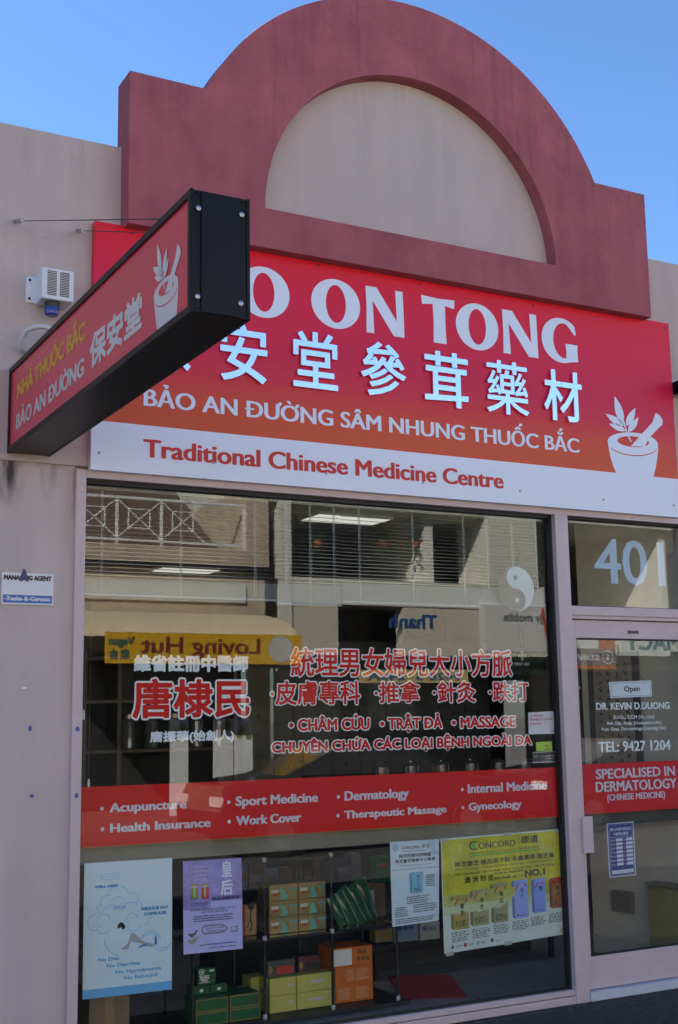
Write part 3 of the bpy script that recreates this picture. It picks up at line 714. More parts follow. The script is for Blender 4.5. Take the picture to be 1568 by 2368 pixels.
# ================================================================== INSIDE THE SHOP
lamp_m = mat('lit_tube_panel', (1, .98, .92), emit=.13)
for (u, v) in ((800, 1200), (430, 1318)):
    x, y = at_z(u, v, 3.085)
    if not (1.8 < x < 8.8 and .3 < y < 7.4): continue
    cl_ = thing('ceiling_light', (x, y, 3.09), 'lit fluorescent ceiling panel seen through the window ' + {800: 'right of the middle', 300: 'at the far left', 430: 'left of the middle, farther in'}[u], 'ceiling light', 'ceiling lights in the shop')
    MB().box(x-.32, x+.32, y-.17, y+.17, 3.08, 3.099).build('frame', M['white'], cl_)
    MB().box(x-.30, x+.30, y-.15, y+.15, 3.075, 3.0795).build('diffuser', lamp_m, cl_)
for x, wd2 in ((2.6, 'left of the three'), (4.3, 'middle one of the three'), (6.6, 'right of the three')):  # unseen glowing panels added to brighten the front of the room
    cl_ = thing('ceiling_light', (x, 1.15, 3.09), 'unseen glowing ceiling panel added to brighten the shop, ' + wd2, 'ceiling light', 'ceiling lights in the shop')
    MB().box(x-.62, x+.62, .98, 1.32, 3.08, 3.099).build('frame', M['white'], cl_)
    MB().box(x-.60, x+.60, .99, 1.31, 3.075, 3.0795).build('diffuser', mat('added_fill_panel', (1, .97, .90), emit=.55), cl_)
# venetian blinds, lowered halfway with open slats
slat_m = mat('slat', (.055, .062, .065), .4)
stack_m = mat('slat_stack', (.22, .26, .27), .4)
def blind(x0, x1, zst, zbt, label):
    t = thing('venetian_blind', ((x0+x1)/2, .11, zbt), label, 'blind', 'venetian blinds in the shop window')
    MB().box(x0, x1, .085, .125, 2.79, 2.822).build('head_rail', stack_m, t)
    mb = MB(); z = zst+.012
    while z < 2.785:
        a = .004
        mb.add([(x0, .092, z-a), (x1, .092, z-a), (x1, .106, z+.0018), (x0, .106, z+.0018), (x0, .120, z+a), (x1, .120, z+a)], [(0, 1, 2, 3), (3, 2, 5, 4)]); z += .0205
    mb.build('slats', slat_m, t)
    mb = MB(); z = zbt+.012
    while z < zst: mb.box(x0, x1, .092, .120, z, z+.0016); z += .0042
    mb.build('stacked_slats', stack_m, t)
    MB().box(x0, x1, .092, .122, zbt, zbt+.011).build('bottom_rail', stack_m, t)
    for k in (.12, .5, .88):
        x = x0+(x1-x0)*k
        MB().box(x-.0018, x+.0018, .088, .090, zbt, 2.79).box(x+.008, x+.0105, .088, .090, zbt, 2.79).build('cord', stack_m, t)
    return t
zz = lambda v, u=500: at(u, v, .105)[1]
xb = [at(u, 1360, .105)[0] for u in (170, 640, 788, 1108, 1286)]
blind(xb[0], xb[1]-.004, zz(1345), zz(1386), 'venetian blind at the left end of the shop window')
blind(xb[1], xb[2]-.004, zz(1352, 720), zz(1400, 720), 'narrow venetian blind left of the window centre')
blind(xb[2], xb[3]-.004, zz(1352, 900), zz(1397, 900), 'wide venetian blind right of the window centre')
blind(xb[3], GX1-.02, zz(1366, 1200), zz(1400, 1200), 'venetian blind at the right end of the window, behind the frosted disc')
for u, v1 in ((210, 1800), (196, 1640)):
    x = at(u, 1500, .10)[0]; z1 = at(u, v1, .10)[1]
    cdm = thing('blind_cord', (x, .1, z1), ('longer' if u > 200 else 'shorter') + ' thin pull cord hanging inside the left edge of the window', 'cord', 'blind cords')
    MB().tube([(x, .1, z1), (x, .1, 2.2)], .0016, 5).build('string', slat_m, cdm)
    mb = MB(); mb.lathe((x, .1, z1-.05), [(.006, 0), (.007, .03), (.003, .05)], 8); mb.build('tassel', M['white'], cdm)

# medicine cabinet with rows of small drawers, jar shelves beside it, and a counter
wood = mat('dark_cabinet', (.085, .083, .078), .5, noise=.15, nscale=5)
CY = 4.0
cx0, cx1 = at(560, 1650, CY)[0], at(1130, 1650, CY)[0]
mc = thing('medicine_cabinet', ((cx0+cx1)/2, CY, 0), 'tall grey herb cabinet with rows of small knobbed drawers at the back', 'cabinet')
MB().box(cx0, cx1, CY, CY+.45, 0.004, 2.3).build('carcass', wood, mc)
kn = mat('brass_knob', (.20, .15, .08), .3, metal=.8)
mb = MB(); kb = MB()
nc = 9; cw = (cx1-cx0)/nc
for i in range(nc):
    for j in range(11):
        a, b = cx0+i*cw, .12+j*.146
        mb.box(a+.006, a+cw-.006, CY-.018, CY-.002, b+.005, b+.141)
        kb.lathe((a+cw/2, CY-.018, b+.06), [(.012, 0), (.016, .012), (.006, .022)], 8, axis='Y')
tag(mb.build('drawer_fronts', mat('drawer_grey', (.11, .112, .108), .5, noise=.1, nscale=4), mc), kind='stuff')
tag(kb.build('knobs', kn, mc), kind='stuff')
jx0, jx1 = at(196, 1650, 3.2)[0], at(545, 1650, 3.2)[0]
js = thing('jar_shelf', ((jx0+jx1)/2, 3.2, 0), 'dark wooden shelf unit with glass jars at the left of the shop', 'shelf')
swood = mat('brown_shelf_wood', (.10, .07, .05), .5, noise=.15, nscale=8)
lev = [at(400, v, 3.2)[1] for v in (1800, 1740, 1670, 1585)]
lv = [.30, .62, at(370, 1731, 3.2)[1], at(370, 1727, 3.2)[1]+.36, 2.1]
mb = MB(); mb.box(jx0, jx1, 3.5, 3.52, 0.004, 2.12); mb.build('back_panel', mat('shelf_back', (.03, .027, .024), .7), js)
for x in (jx0, jx0+(jx1-jx0)*.22, jx1): MB().box(x-.015, x+.015, 3.2, 3.5, .004, 2.14).build('upright', swood, js)
for z in lv:
    MB().box(jx0+.016, jx1-.016, 3.205, 3.499, z-.022, z).build('shelf_board', swood, js)
jar_g = glass_mat('jar_glass', (.55, .58, .56), 1.0); lid_m = mat('tin_lid', (.45, .43, .40), .25, metal=1)
def jar(x, y, z, h, r, label, grp, lidm=lid_m):
    t = thing('glass_jar', (x, y, z), label, 'jar', grp)
    mb = MB(); mb.lathe((x, y, z+.001), [(r*.9, 0), (r, .01), (r, h*.75), (r*.72, h*.84), (r*.72, h*.86)], 14); mb.build('body', mat('jar_body', (.10, .11, .11), .05, spec=1), t, smooth=False)
    mb = MB(); mb.lathe((x, y, z+h*.862), [(r*.8, 0), (r*.8, h*.12), (r*.7, h*.138)], 14); mb.build('lid', lidm, t)
    return t
sp_ = (jx1-jx0-.3)/6
wh = ['leftmost', 'second from the left', 'third from the left', 'fourth from the left', 'rightmost']
for k in range(5):
    x = jx0+(jx1-jx0)*.22+.10+k*(jx1-jx0)*.155
    jar(x, 3.30, lv[2], .27, .055, 'glass jar on the upper jar shelf, ' + wh[k], 'jars on the upper shelf')
for k in range(3):
    x = jx0+(jx1-jx0)*.22+.16+k*(jx1-jx0)*.24
    jar(x, 3.30, lv[1], .36, .075, 'tall glass jar on the lower jar shelf, ' + ['leftmost', 'in the middle', 'rightmost'][k], 'jars on the lower shelf')
# counter with steel-lidded canisters
qx0, qx1 = at(780, 1790, 2.1)[0], at(1300, 1790, 2.1)[0]
cz_ = at(1000, 1789, 2.1)[1]
ct = thing('counter', ((qx0+qx1)/2, 2.2, 0), 'dark shop counter with a row of steel lidded canisters', 'counter')
MB().box(qx0, qx1, 1.98, 2.6, .08, cz_-.03).build('body', mat('counter_dark', (.02, .02, .022), .5), ct)
MB().box(qx0+.02, qx1-.02, 2.03, 2.6, .004, .079).build('plinth', M['gasket'], ct)
MB().box(qx0-.02, qx1+.01, 1.95, 2.63, cz_-.03, cz_).build('top', mat('counter_top', (.06, .06, .065), .25), ct)
can = mat('canister_steel', (.72, .72, .74), .18, metal=1)
for k, u in enumerate((880, 950, 1020, 1088, 1154, 1215)):
    x = at(u, 1780, 2.1)[0]; t = thing('canister', (x, 2.1, cz_), 'steel lidded canister on the counter, ' + ['leftmost', 'second from the left', 'third from the left', 'third from the right', 'second from the right', 'rightmost'][k], 'canister', 'canisters on the counter')
    mb = MB(); mb.lathe((x, 2.1, cz_+.001), [(.058, 0), (.062, .004), (.062, .065)], 22); mb.build('body', can, t)
    mb = MB(); mb.lathe((x, 2.1, cz_+.0665), [(.066, 0), (.066, .012), (.05, .020)], 22); mb.build('lid', mat('canister_lid', (.05, .045, .045), .3), t)
    mb = MB(); mb.lathe((x, 2.1, cz_+.087), [(.008, 0), (.013, .008), (.010, .014)], 10); mb.build('knob', can, t)
# first aid plate hanging on the inner wall, framed picture, scroll
x0, z1 = at(1170, 1503, 2.4); x1, z0 = at(1258, 1560, 2.4)
fa = thing('first_aid_sign', ((x0+x1)/2, 2.4, z0), 'dark green first aid sign with a white cross', 'sign')
MB().box(x0, x1, 2.40, 2.41, z0, z1).build('plate', mat('dark_green', (.012, .05, .035), .5), fa)
mb = MB(); text_mb(mb, 'FIRST AID', front(2.4), x0+(x1-x0)*.2, x0+(x1-x0)*.62, z0+(z1-z0)*.38, z0+(z1-z0)*.5, (.003, .002), 0, .002); mb.build('lettering', M['white'], fa)
xc, zc_ = x0+(x1-x0)*.42, z0+(z1-z0)*.78; MB().box(xc-.012, xc+.012, 2.396, 2.399, zc_-.04, zc_+.04).box(xc-.04, xc-.012, 2.396, 2.399, zc_-.012, zc_+.012).box(xc+.012, xc+.04, 2.396, 2.399, zc_-.012, zc_+.012).build('cross', M['white'], fa)
MB().box(xc-.01, xc+.01, 2.402, 2.408, z1+.0, 3.1).build('hanger', M['wire'], fa)
# calligraphy scroll on the right-hand wall, brush writing in columns
def on_wall(u, v, off=.012):
    d = CF*1.0 + (u-W_PX/2)/F_PX*CR - (v-H_PX/2)/F_PX*CU
    # wall: x = 5.955-.165*(y-.1)  ->  solve CAM + t d
    t = (5.955-off+.165*.1-.165*CAM.y-CAM.x)/(d.x+.165*d.y)
    return CAM+t*d
CF, CR, CU = fwd, rt, up
wdir = Vector((.165, -1, 0)).normalized()     # along the wall towards the street, i.e. rightwards in the picture
wn = Vector((-1, -.165, 0)).normalized()
def wall_place(o): return lambda s, t, d: tuple(o+wdir*s+Vector((0, 0, t))+wn*d)
p0 = on_wall(1375, 1880); p1 = on_wall(1552, 1500)
o = Vector((p0.x, p0.y, 0)); L_ = (Vector((p1.x, p1.y, 0))-o).dot(wdir)
scz0, scz1 = p0.z, p1.z
sc_ = thing('calligraphy_scroll', (p0.x, p0.y, scz0), 'hanging calligraphy scroll with columns of black brush writing behind the door', 'scroll')
wp = wall_place(o)
MB().prism([(0, scz0), (L_*.62, scz0), (L_*.62, scz1), (0, scz1)], wp, 0, .004).build('mount', mat('scroll_mount', (.10, .09, .10), .7), sc_)
MB().prism([(L_*.07, scz0+.03), (L_*.54, scz0+.03), (L_*.54, scz1-.03), (L_*.07, scz1-.03)], wp, .0045, .006).build('paper', mat('scroll_paper', (.34, .29, .24), .8), sc_)
mb = MB(); rnd = random.Random(3)
for c in range(4):
    z = scz1-.07
    while z > scz0+.07:
        x = L_*(.12+.105*c); hsz = rnd.uniform(.03, .045)
        for k in range(4):
            a, b = (x+rnd.uniform(0, L_*.06), z-rnd.uniform(0, hsz)), (x+rnd.uniform(0, L_*.06), z-rnd.uniform(0, hsz)); stroke(mb, [a, b], rnd.uniform(.003, .007), wp, .0065+.0001*k)
        z -= hsz+.02
tag(mb.build('brush_writing', mat('ink', (.015, .014, .013), .6), sc_))
# small wall outlet and a low box by the skirting
p0 = on_wall(1417, 2105, .0); p1 = on_wall(1466, 2062, .0); o = Vector((p0.x, p0.y, 0)); L_ = (Vector((p1.x, p1.y, 0))-o).dot(wdir)
wo = thing('wall_outlet', tuple(p0), 'small beige cover plate low on the shop side wall', 'outlet')
MB().prism([(0, p0.z), (L_, p0.z), (L_, p1.z), (0, p1.z)], wall_place(o), .001, .014).build('plate', mat('outlet_beige', (.30, .26, .21), .5), wo)
MB().prism([(L_*.06, p0.z+.008), (L_*.8, p0.z+.008), (L_*.8, p1.z-.008), (L_*.06, p1.z-.008)], wall_place(o), .0142, .017).build('cover', mat('outlet_dark', (.24, .20, .17), .5), wo)
px, py = at_z(1553, 2215, .12)
bb = thing('storage_box', (px, py, .004), 'ochre plywood box standing by the wall inside the door', 'box')
w0 = Vector((XW(.45)-.03, .45, 0))
MB().prism([(0, .13), (.30, .13), (.30, .50), (0, .50)], wall_place(w0), 0, .10).build('body', mat('plywood_ochre', (.30, .24, .11), .6, noise=.1, nscale=10), bb)
MB().prism([(-.008, .505), (.308, .505), (.308, .525), (-.008, .525)], wall_place(w0), 0, .11).build('lid', mat('plywood_top', (.20, .16, .10), .6), bb)
MB().prism([(.02, .006), (.28, .006), (.28, .128), (.02, .128)], wall_place(w0), 0.01, .09).build('base', M['gasket'], bb)
# red mat
q = [at_z(u, v, .008) for u, v in ((933, 2310), (1080, 2304), (1043, 2255), (896, 2257))]
mb = MB(); mb.prism(q, lambda a, b, d: (a, b, d), .006, .014); tag(mb.build('floor_mat', mat('mat_red', (.22, .015, .02), .9, noise=.2, nscale=60)), 'plain red mat on the grey tiled shop floor', 'mat')

# ------------------------------------------------------------------ display stand in the window: black tube frame, glass shelves, pale joints
DFY, DBY = .38, .78
blk = mat('stand_black', (.012, .012, .014), .4); jn = mat('joint_cap', (.55, .56, .58), .35, metal=.3)
shelf_g = mat('shelf_black_glass', (.02, .02, .022), .15)
pxs = [at(537, 2200, DFY)[0], at(612, 2200, DFY)[0], at(768, 2150, DFY)[0], at(919, 2250, DFY)[0]]
pxs[0] = pxs[1]-(pxs[2]-pxs[1])
zl = [at(614, 2350, DFY)[1], at(611, 2169, DFY)[1], at(606, 1988, DFY)[1]]
st = thing('display_stand', ((pxs[0]+pxs[3])/2, .58, 0), 'black tubular display stand with dark shelves and pale corner joints in the window', 'display stand')
MB().box(pxs[0]-.25, pxs[3]+.06, DFY-.04, DBY+.06, .006, zl[0]-.012).build('plinth', mat('plinth_black', (.014, .014, .016), .5), st)
for i, x in enumerate(pxs):
    for y in (DFY, DBY):
        ztop = zl[2] if i < 3 else zl[1]
        MB().tube([(x, y, zl[0]), (x, y, ztop)], .008, 8).build('post', blk, st)
        for z in zl:
            if z > ztop+.01: continue
            mb = MB(); mb.lathe((x, y, z-.012), [(.011, 0), (.013, .005), (.013, .018), (.010, .024)], 10); mb.build('joint', jn if y == DFY else blk, st)
for k, z in enumerate(zl[1:], 1):
    MB().box(pxs[0]+.012, (pxs[3] if k == 1 else pxs[2])-.012, DFY-.004, DBY+.004, z-.006, z).build('shelf', shelf_g, st)
    for y in (DFY, DBY):
        MB().box(pxs[0]+.012, (pxs[3] if k == 1 else pxs[2])-.012, y-.007, y+.007, z-.016, z-.0065).build('rail', blk, st)

def carton(name, u0, u1, vb, vt, Y, depth, m, label, cat='box', grp=None, z0=None, h=None, gap=.0015):
    x0, x1 = at(u0, vb, Y)[0], at(u1, vb, Y)[0]
    zb_ = at((u0+u1)/2, vb, Y)[1] if z0 is None else z0
    zt_ = at((u0+u1)/2, vt, Y)[1] if h is None else zb_+h
    t = thing(name, ((x0+x1)/2, Y+depth/2, zb_), label, cat, grp)
    MB().box(x0+gap, x1-gap, Y, Y+depth, zb_+.0008, zt_-.0008).build('body', m, t, bevel=.0015)
    return t, x0, x1, zb_, zt_
SHZ = zl[1]
goldm = mat('gold_card', (.42, .30, .11), .28, metal=.55, noise=.06, nscale=9)
teal = mat('teal_print', (.16, .42, .34), .5); whitep = mat('white_print', (.7, .7, .68), .5); redp = mat('red_print', (.45, .03, .02), .5); navy = mat('navy_print', (.02, .05, .22), .5); blackp = mat('black_ink', (.012, .012, .012), .6)
gh = (at(656, 2042, .5)[1]-SHZ)/3
for c, (u0, u1) in enumerate(((623, 690), (691, 755))):
    for r_ in range(3):
        t, x0, x1, zb_, zt_ = carton('gold_box', u0, u1, 2163, 2124, .46, .16, goldm, f'gold carton with a green robed figure, {["left", "right"][c]} column, {["bottom", "middle", "top"][r_]} row of the stack', 'box', 'gold cartons stacked on the stand', SHZ+r_*gh+.001, gh)
        w_, h_ = x1-x0, zt_-zb_; P = front(.46)
        mb = MB(); text_mb(mb, '自由神', P, x0+w_*.07, x0+w_*.33, zb_+h_*.5, zb_+h_*.72, (.0012, .0012), 0, .0008, full=True); mb.build('lettering', whitep, t)
        mb = MB()
        fx = x0+w_*.52
        mb.flat([(fx-.028, zb_+.004), (fx+.028, zb_+.004), (fx+.022, zb_+h_*.34), (fx+.006, zb_+h_*.5), (fx-.012, zb_+h_*.42)], P, .0008)
        mb.flat([(fx-.02, zb_+h_*.36), (fx-.008, zb_+h_*.42), (fx-.018, zb_+h_*.9), (fx-.025, zb_+h_*.9)], P, .0009)
        mb.flat(disc_pts((fx+.001, zb_+h_*.57), .010, .012, 12), P, .001)
        mb.build('printed_figure', teal, t)
        mb = MB()
        for k in (.76, .9): stroke(mb, [(x0+w_*k, zb_+h_*.58), (x0+w_*(k+.02), zb_+h_*.36), (x0+w_*(k+.05), zb_+h_*.2)], .006, P, .001); mb.flat(disc_pts((x0+w_*k, zb_+h_*.68), .016, .007, 10), P, .0012)
        mb.build('printed_herb', teal, t)
        MB().flat([(x0+w_*.12, zb_+h_*.32), (x0+w_*.3, zb_+h_*.32), (x0+w_*.3, zb_+h_*.42), (x0+w_*.12, zb_+h_*.42)], P, .0008).build('printed_band', redp, t)
# tan upright box with a root drawing
bs = thing('back_shelf', (3.6, 1.15, 0), 'low dark shelf crowded with small packets behind the display stand', 'shelf')
bz = at(640, 2052, 1.1)[1]; xa, xb2 = at(500, 2050, 1.1)[0], at(865, 2050, 1.1)[0]
MB().box(xa, xb2, 1.08, 1.34, bz-.02, bz-.001).build('shelf_board', blk, bs); MB().box(xa, xb2, 1.341, 1.355, .006, bz+.25).build('back_panel', blk, bs)
for x in (xa, xb2-.03): MB().box(x, x+.03, 1.10, 1.32, .006, bz-.021).build('side_panel', blk, bs)
pk = [mat('packet_%d' % i, c, .5) for i, c in enumerate(((.13, .14, .17), (.09, .04, .02), (.20, .19, .17), (.04, .05, .08), (.13, .11, .08), (.02, .06, .03), (.14, .055, .02)))]
x = xa+.03; rr_ = random.Random(5); k = 0
while x < xb2-.10:
    w_ = rr_.uniform(.045, .10); h_ = rr_.uniform(.07, .17); m_ = pk[rr_.randrange(7)]
    t = thing('packet', (x+w_/2, 1.15, bz), ('small ' if h_ < .11 else 'tall ')+{0: 'grey', 1: 'brown', 2: 'white', 3: 'navy', 4: 'beige', 5: 'green', 6: 'orange'}[pk.index(m_)]+' packet on the back shelf, ' + ['first', 'second', 'third', 'fourth', 'fifth', 'sixth', 'seventh', 'eighth', 'ninth', 'tenth', 'eleventh', 'twelfth', 'thirteenth', 'fourteenth', 'fifteenth', 'sixteenth', 'seventeenth', 'eighteenth', 'nineteenth', 'twentieth', 'last'][min(k, 20)] + ' from the left', 'packet', 'packets on the back shelf')
    MB().box(x, x+w_, 1.12, 1.2, bz+.0005, bz+h_).build('body', m_, t, bevel=.001); mb = MB(); mb.flat([(x+.006, bz+h_*.3), (x+w_-.006, bz+h_*.3), (x+w_-.006, bz+h_*.62), (x+.006, bz+h_*.62)], front(1.12), .001); mb.build('label', pk[rr_.randrange(7)], t)
    x += w_+rr_.uniform(.004, .02); k += 1
t, x0, x1, zb_, zt_ = carton('ginseng_box', 562, 594, 2165, 2090, .50, .06, mat('tan_card', (.42, .26, .10), .55), 'upright tan box with a drawing of a ginseng root', 'box', None, SHZ+.001, at(578, 2092, .5)[1]-SHZ)
mb = MB(); P = front(.5); stroke(mb, [(x0+.05, zb_+.14), (x0+.045, zb_+.09), (x0+.055, zb_+.05), (x0+.04, zb_+.02)], .008, P, .001); stroke(mb, [(x0+.045, zb_+.09), (x0+.025, zb_+.04)], .005, P, .0014); mb.flat(leaf_pts((x0+.05, zb_+.13), (x0+.03, zb_+.18), .012), P, .001); mb.flat(leaf_pts((x0+.05, zb_+.13), (x0+.068, zb_+.185), .012), P, .0012); mb.build('printed_root', mat('brown_ink', (.06, .035, .01), .6), t)
MB().flat([(x0+.002, zb_+.004), (x0+.016, zb_+.004), (x0+.016, zt_-.004), (x0+.002, zt_-.004)], P, .0008).build('printed_band', redp, t)
# green foil sachets leaning in a row
grn = mat('green_foil', (.015, .13, .04), .18, noise=.15, nscale=14, coat=.4); fo = mat('clear_foil_edge', (.28, .36, .29), .25)
for k, (ub, ut, vb, vt) in enumerate(((796, 770, 2140, 2074), (818, 786, 2138, 2064), (836, 794, 2136, 2054), (848, 816, 2134, 2046), (862, 838, 2130, 2030))):
    Y = .46+.03*k
    xb_, zb_ = at(ub, vb, Y); xt, zt_ = at(ut, vt, Y); zb_ = max(zb_, SHZ+.004)
    t = thing('tea_sachet', (xb_, Y, zb_), 'green foil sachet leaning on the stand, ' + ['front', 'second from the front', 'middle', 'second from the back', 'rearmost'][k], 'sachet', 'green foil sachets')
    ax = Vector((xt-xb_, .03, zt_-zb_)); nrm = Vector((ax.z, 0, -ax.x)).normalized(); mb = MB(); vs = []
    for i in range(7):
        for j in range(5):
            a, b = i/6, j/4
            bl_ = math.sin(math.pi*a)*math.sin(math.pi*b)*.018
            vs.append(Vector((xb_, Y, zb_))+ax*a+nrm*(b-.5)*(.060+.012*(k % 2))+Vector((0, -bl_, 0)))
    back = [v+Vector((0, .012+2*abs(v.y-(Y+.03*(i//5)/6)), 0)) for i, v in enumerate(vs)]
    fs = [(i*5+j, i*5+j+1, (i+1)*5+j+1, (i+1)*5+j) for i in range(6) for j in range(4)]
    mb.add(vs, fs); mb.add(back, [f[::-1] for f in fs]); mb.build('pouch', grn, t, smooth=True)
    mb = MB(); a = Vector((xb_, Y-.006, zb_))+nrm*.030; mb.tube([a, a+ax*.5+Vector((0, -.004, 0)), a+ax], .003, 6); mb.build('seal_edge', fo, t)
t, x0, x1, zb_, zt_ = carton('cardboard_box', 840, 893, 2135, 2072, .66, .10, mat('kraft_card', (.26, .15, .07), .8), 'brown cardboard box with a white label behind the green sachets', 'box', None, SHZ+.001, .19)
MB().flat([(x0+.004, zb_+.05), (x0+(x1-x0)*.5, zb_+.05), (x0+(x1-x0)*.5, zb_+.155), (x0+.004, zb_+.155)], front(.66), .001).build('label', whitep, t)
xq = (x0+x1)/2
t, x0, x1, zb_, zt_ = carton('green_box', 872, 905, 2064, 2008, .68, .08, mat('green_card', (.01, .15, .05), .4), 'green box standing on the brown cardboard box', 'box', None, SHZ+.192, .15)
MB().flat([(x0+.02, zb_+.09), (x0+.07, zb_+.09), (x0+.07, zb_+.11), (x0+.02, zb_+.11)], front(.68), .001).build('printed_band', redp, t)
for k, (u0, u1, m_, lb) in enumerate(((868, 908, goldm, 'small gold box'), (912, 968, mat('blue_white_card', (.25, .32, .48), .5), 'small blue and white box'), (972, 1018, mat('pale_card', (.45, .44, .40), .5), 'small pale box'))):
    z0_ = at(u0, 2180, 1.0)[1]
    t, x0, x1, zb_, zt_ = carton('small_box', u0, u1, 2180, 2143, 1.0, .08, m_, lb + ' on the low shelf behind the posters', 'box', None, z0_, .12)
    mb = MB(); text_mb(mb, ('自由神', '養道茶', '安心')[k], front(1.0), x0+.015, x1-.03, zb_+.07, zb_+.1, (.001, .001), 0, .001, full=True); mb.build('lettering', navy, t)
ls = thing('low_shelf', (4.3, 1.1, 0), 'low black shelf behind the posters', 'shelf')
z0_ = at(900, 2182, 1.0)[1]; xa, xb2 = at(860, 2180, 1.0)[0], at(1290, 2150, 1.0)[0]
MB().box(xa-.02, xb2, .98, 1.3, z0_-.03, z0_-.001).build('board', blk, ls); MB().box(xa, xb2-.02, 1.0, 1.28, .16, z0_-.031).build('body', mat('void_black', (.008, .008, .009), .7), ls); MB().box(xa, xb2-.02, 1.28, 1.3, .006, z0_-.03).build('back_panel', blk, ls)
for x in (xa+.03, xb2-.05): MB().box(x, x+.03, 1.02, 1.05, .006, .159).build('leg', blk, ls)
# lower deck
BZ = zl[0]-.011
yel = mat('yellow_card', (.50, .45, .10), .5, noise=.06, nscale=90); org = mat('orange_card', (.55, .13, .012), .45); dgr = mat('dark_green_card', (.008, .10, .028), .4); gld = mat('gold_edge_print', (.38, .27, .08), .35, metal=.5)
yh = (at(640, 2262, .46)[1]-BZ)/2
for c, (u0, u1) in enumerate(((624, 686), (687, 768))):
    for r_ in range(2):
        t, x0, x1, zb_, zt_ = carton('yellow_box', u0, u1, 2350, 2300, .46, .17, yel, f'pale yellow carton, {["left", "right"][c]} column, {["lower", "upper"][r_]} row of the stack', 'box', 'yellow cartons on the lower deck', BZ+r_*yh+.001, yh)
        w_, h_ = x1-x0, zt_-zb_
        mb = MB(); mb.flat([(x0+w_*.4, zb_+h_*.45), (x0+w_*.74, zb_+h_*.45), (x0+w_*.74, zb_+h_*.62), (x0+w_*.4, zb_+h_*.62)], front(.46), .001) if c else mb.flat([(x0+w_*.68, zb_+h_*.5), (x0+w_*.9, zb_+h_*.5), (x0+w_*.9, zb_+h_*.6), (x0+w_*.68, zb_+h_*.6)], front(.46), .001)
        mb.build('label', mat('lilac_label', (.55, .48, .55), .5), t)
t, x0, x1, zb_, zt_ = carton('yellow_box', 580, 622, 2320, 2270, .60, .12, yel, 'pale yellow carton standing behind the green boxes, apart from the stack', 'box', 'yellow cartons on the lower deck', BZ+.001, 2*yh-.01)
mb = MB(); mb.flat([(x0+.04, zb_+.09), (x0+.08, zb_+.09), (x0+.08, zb_+.11), (x0+.04, zb_+.11)], front(.6), .001); mb.build('label', mat('lilac_label', (.55, .48, .55), .5), t)
for k, (u0, u1, yy) in enumerate(((618, 683, .50), (690, 742, .52))):
    t, x0, x1, zb_, zt_ = carton('tea_tin', u0, u1, 2249, 2221, yy, .09, (mat('slate_card', (.06, .065, .06), .45), mat('maroon_card', (.10, .02, .025), .45))[k], ('dark box with a red label on top of the yellow cartons', 'dark red box on top of the yellow cartons')[k], 'box', None, BZ+2*yh+.002, .085)
    P = front(yy); w_, h_ = x1-x0, zt_-zb_
    MB().flat([(x0+w_*.32, zb_+h_*.12), (x0+w_*.93, zb_+h_*.12), (x0+w_*.93, zb_+h_*.62), (x0+w_*.32, zb_+h_*.62)], P, .001).build('label', redp if not k else blackp, t)
    MB().flat(disc_pts((x0+w_*.12, zb_+h_*.45), .012, .02, 14), P, .001).build('medallion', gld, t)
oh = (at(820, 2200, .46)[1]-(at(820, 2330, .46)[1]))/3
oz = BZ
for r_ in range(3):
    t, x0, x1, zb_, zt_ = carton('orange_box', 776 if r_ < 2 else 772, 864, 2328, 2290, .47-.01*r_, .18, org, f'orange carton on the lower deck, {["bottom", "middle", "top"][r_]} of three' + (' with a white paper on its face' if r_ == 2 else ''), 'box', 'orange cartons', oz+r_*oh+.001, oh)
    P = front(.47-.01*r_); w_, h_ = x1-x0, zt_-zb_; mb = MB()
    if r_ == 2:
        MB().flat([(x0+.002, zb_+.004), (x0+w_*.47, zb_+.004), (x0+w_*.47, zt_-h_*.1), (x0+.002, zt_-h_*.1)], P, .001).build('paper', whitep, t)
        text_mb(mb, '神農', P, x0+w_*.62, x0+w_*.85, zb_+h_*.55, zb_+h_*.82, (.001, .001), 0, .001, full=True); text_mb(mb, '老濟茶', P, x0+w_*.58, x0+w_*.92, zb_+h_*.18, zb_+h_*.45, (.001, .001), 0, .001, full=True); mb.build('lettering', mat('olive_print', (.12, .09, .01), .5), t)
    else:
        for k in range(7):
            z = zb_+h_*(.2+.09*k)
            stroke(mb, [(x0+w_*(.3 if r_ else .07), z), (x0+w_*(.5 if r_ else .4-.02*(k % 3)), z)], .0035, P, .001); stroke(mb, [(x0+w_*.55, z), (x0+w_*(.9-.03*(k % 4)), z)], .0035, P, .001)
        mb.build('fine_print', mat('pale_print', (.6, .35, .2), .5), t)
ggz = (at(500, 2306, .40)[1]-BZ)/2
for c, (u0, u1) in enumerate(((452, 529), (531, 603))):
    for r_ in range(2):
        t, x0, x1, zb_, zt_ = carton('green_carton', u0, u1, 2345, 2308, .40, .16, dgr, f'dark green gold edged carton, {["left", "right"][c]} column, {["lower", "upper"][r_]} row', 'box', 'green cartons on the lower deck', BZ+r_*ggz+.001, ggz)
        P = front(.40); mb = MB(); e_ = .005
        for a, b, c_, d_ in ((x0+.003, x1-.003, zb_+.003, zb_+.003+e_), (x0+.003, x1-.003, zt_-.003-e_, zt_-.003), (x0+.003, x0+.003+e_, zb_+.003+e_, zt_-.003-e_), (x1-.003-e_, x1-.003, zb_+.003+e_, zt_-.003-e_)):
            mb.flat([(a, c_), (b, c_), (b, d_), (a, d_)], P, .001)
        mb.build('gold_border', gld, t)
tz = BZ+2*ggz+.002
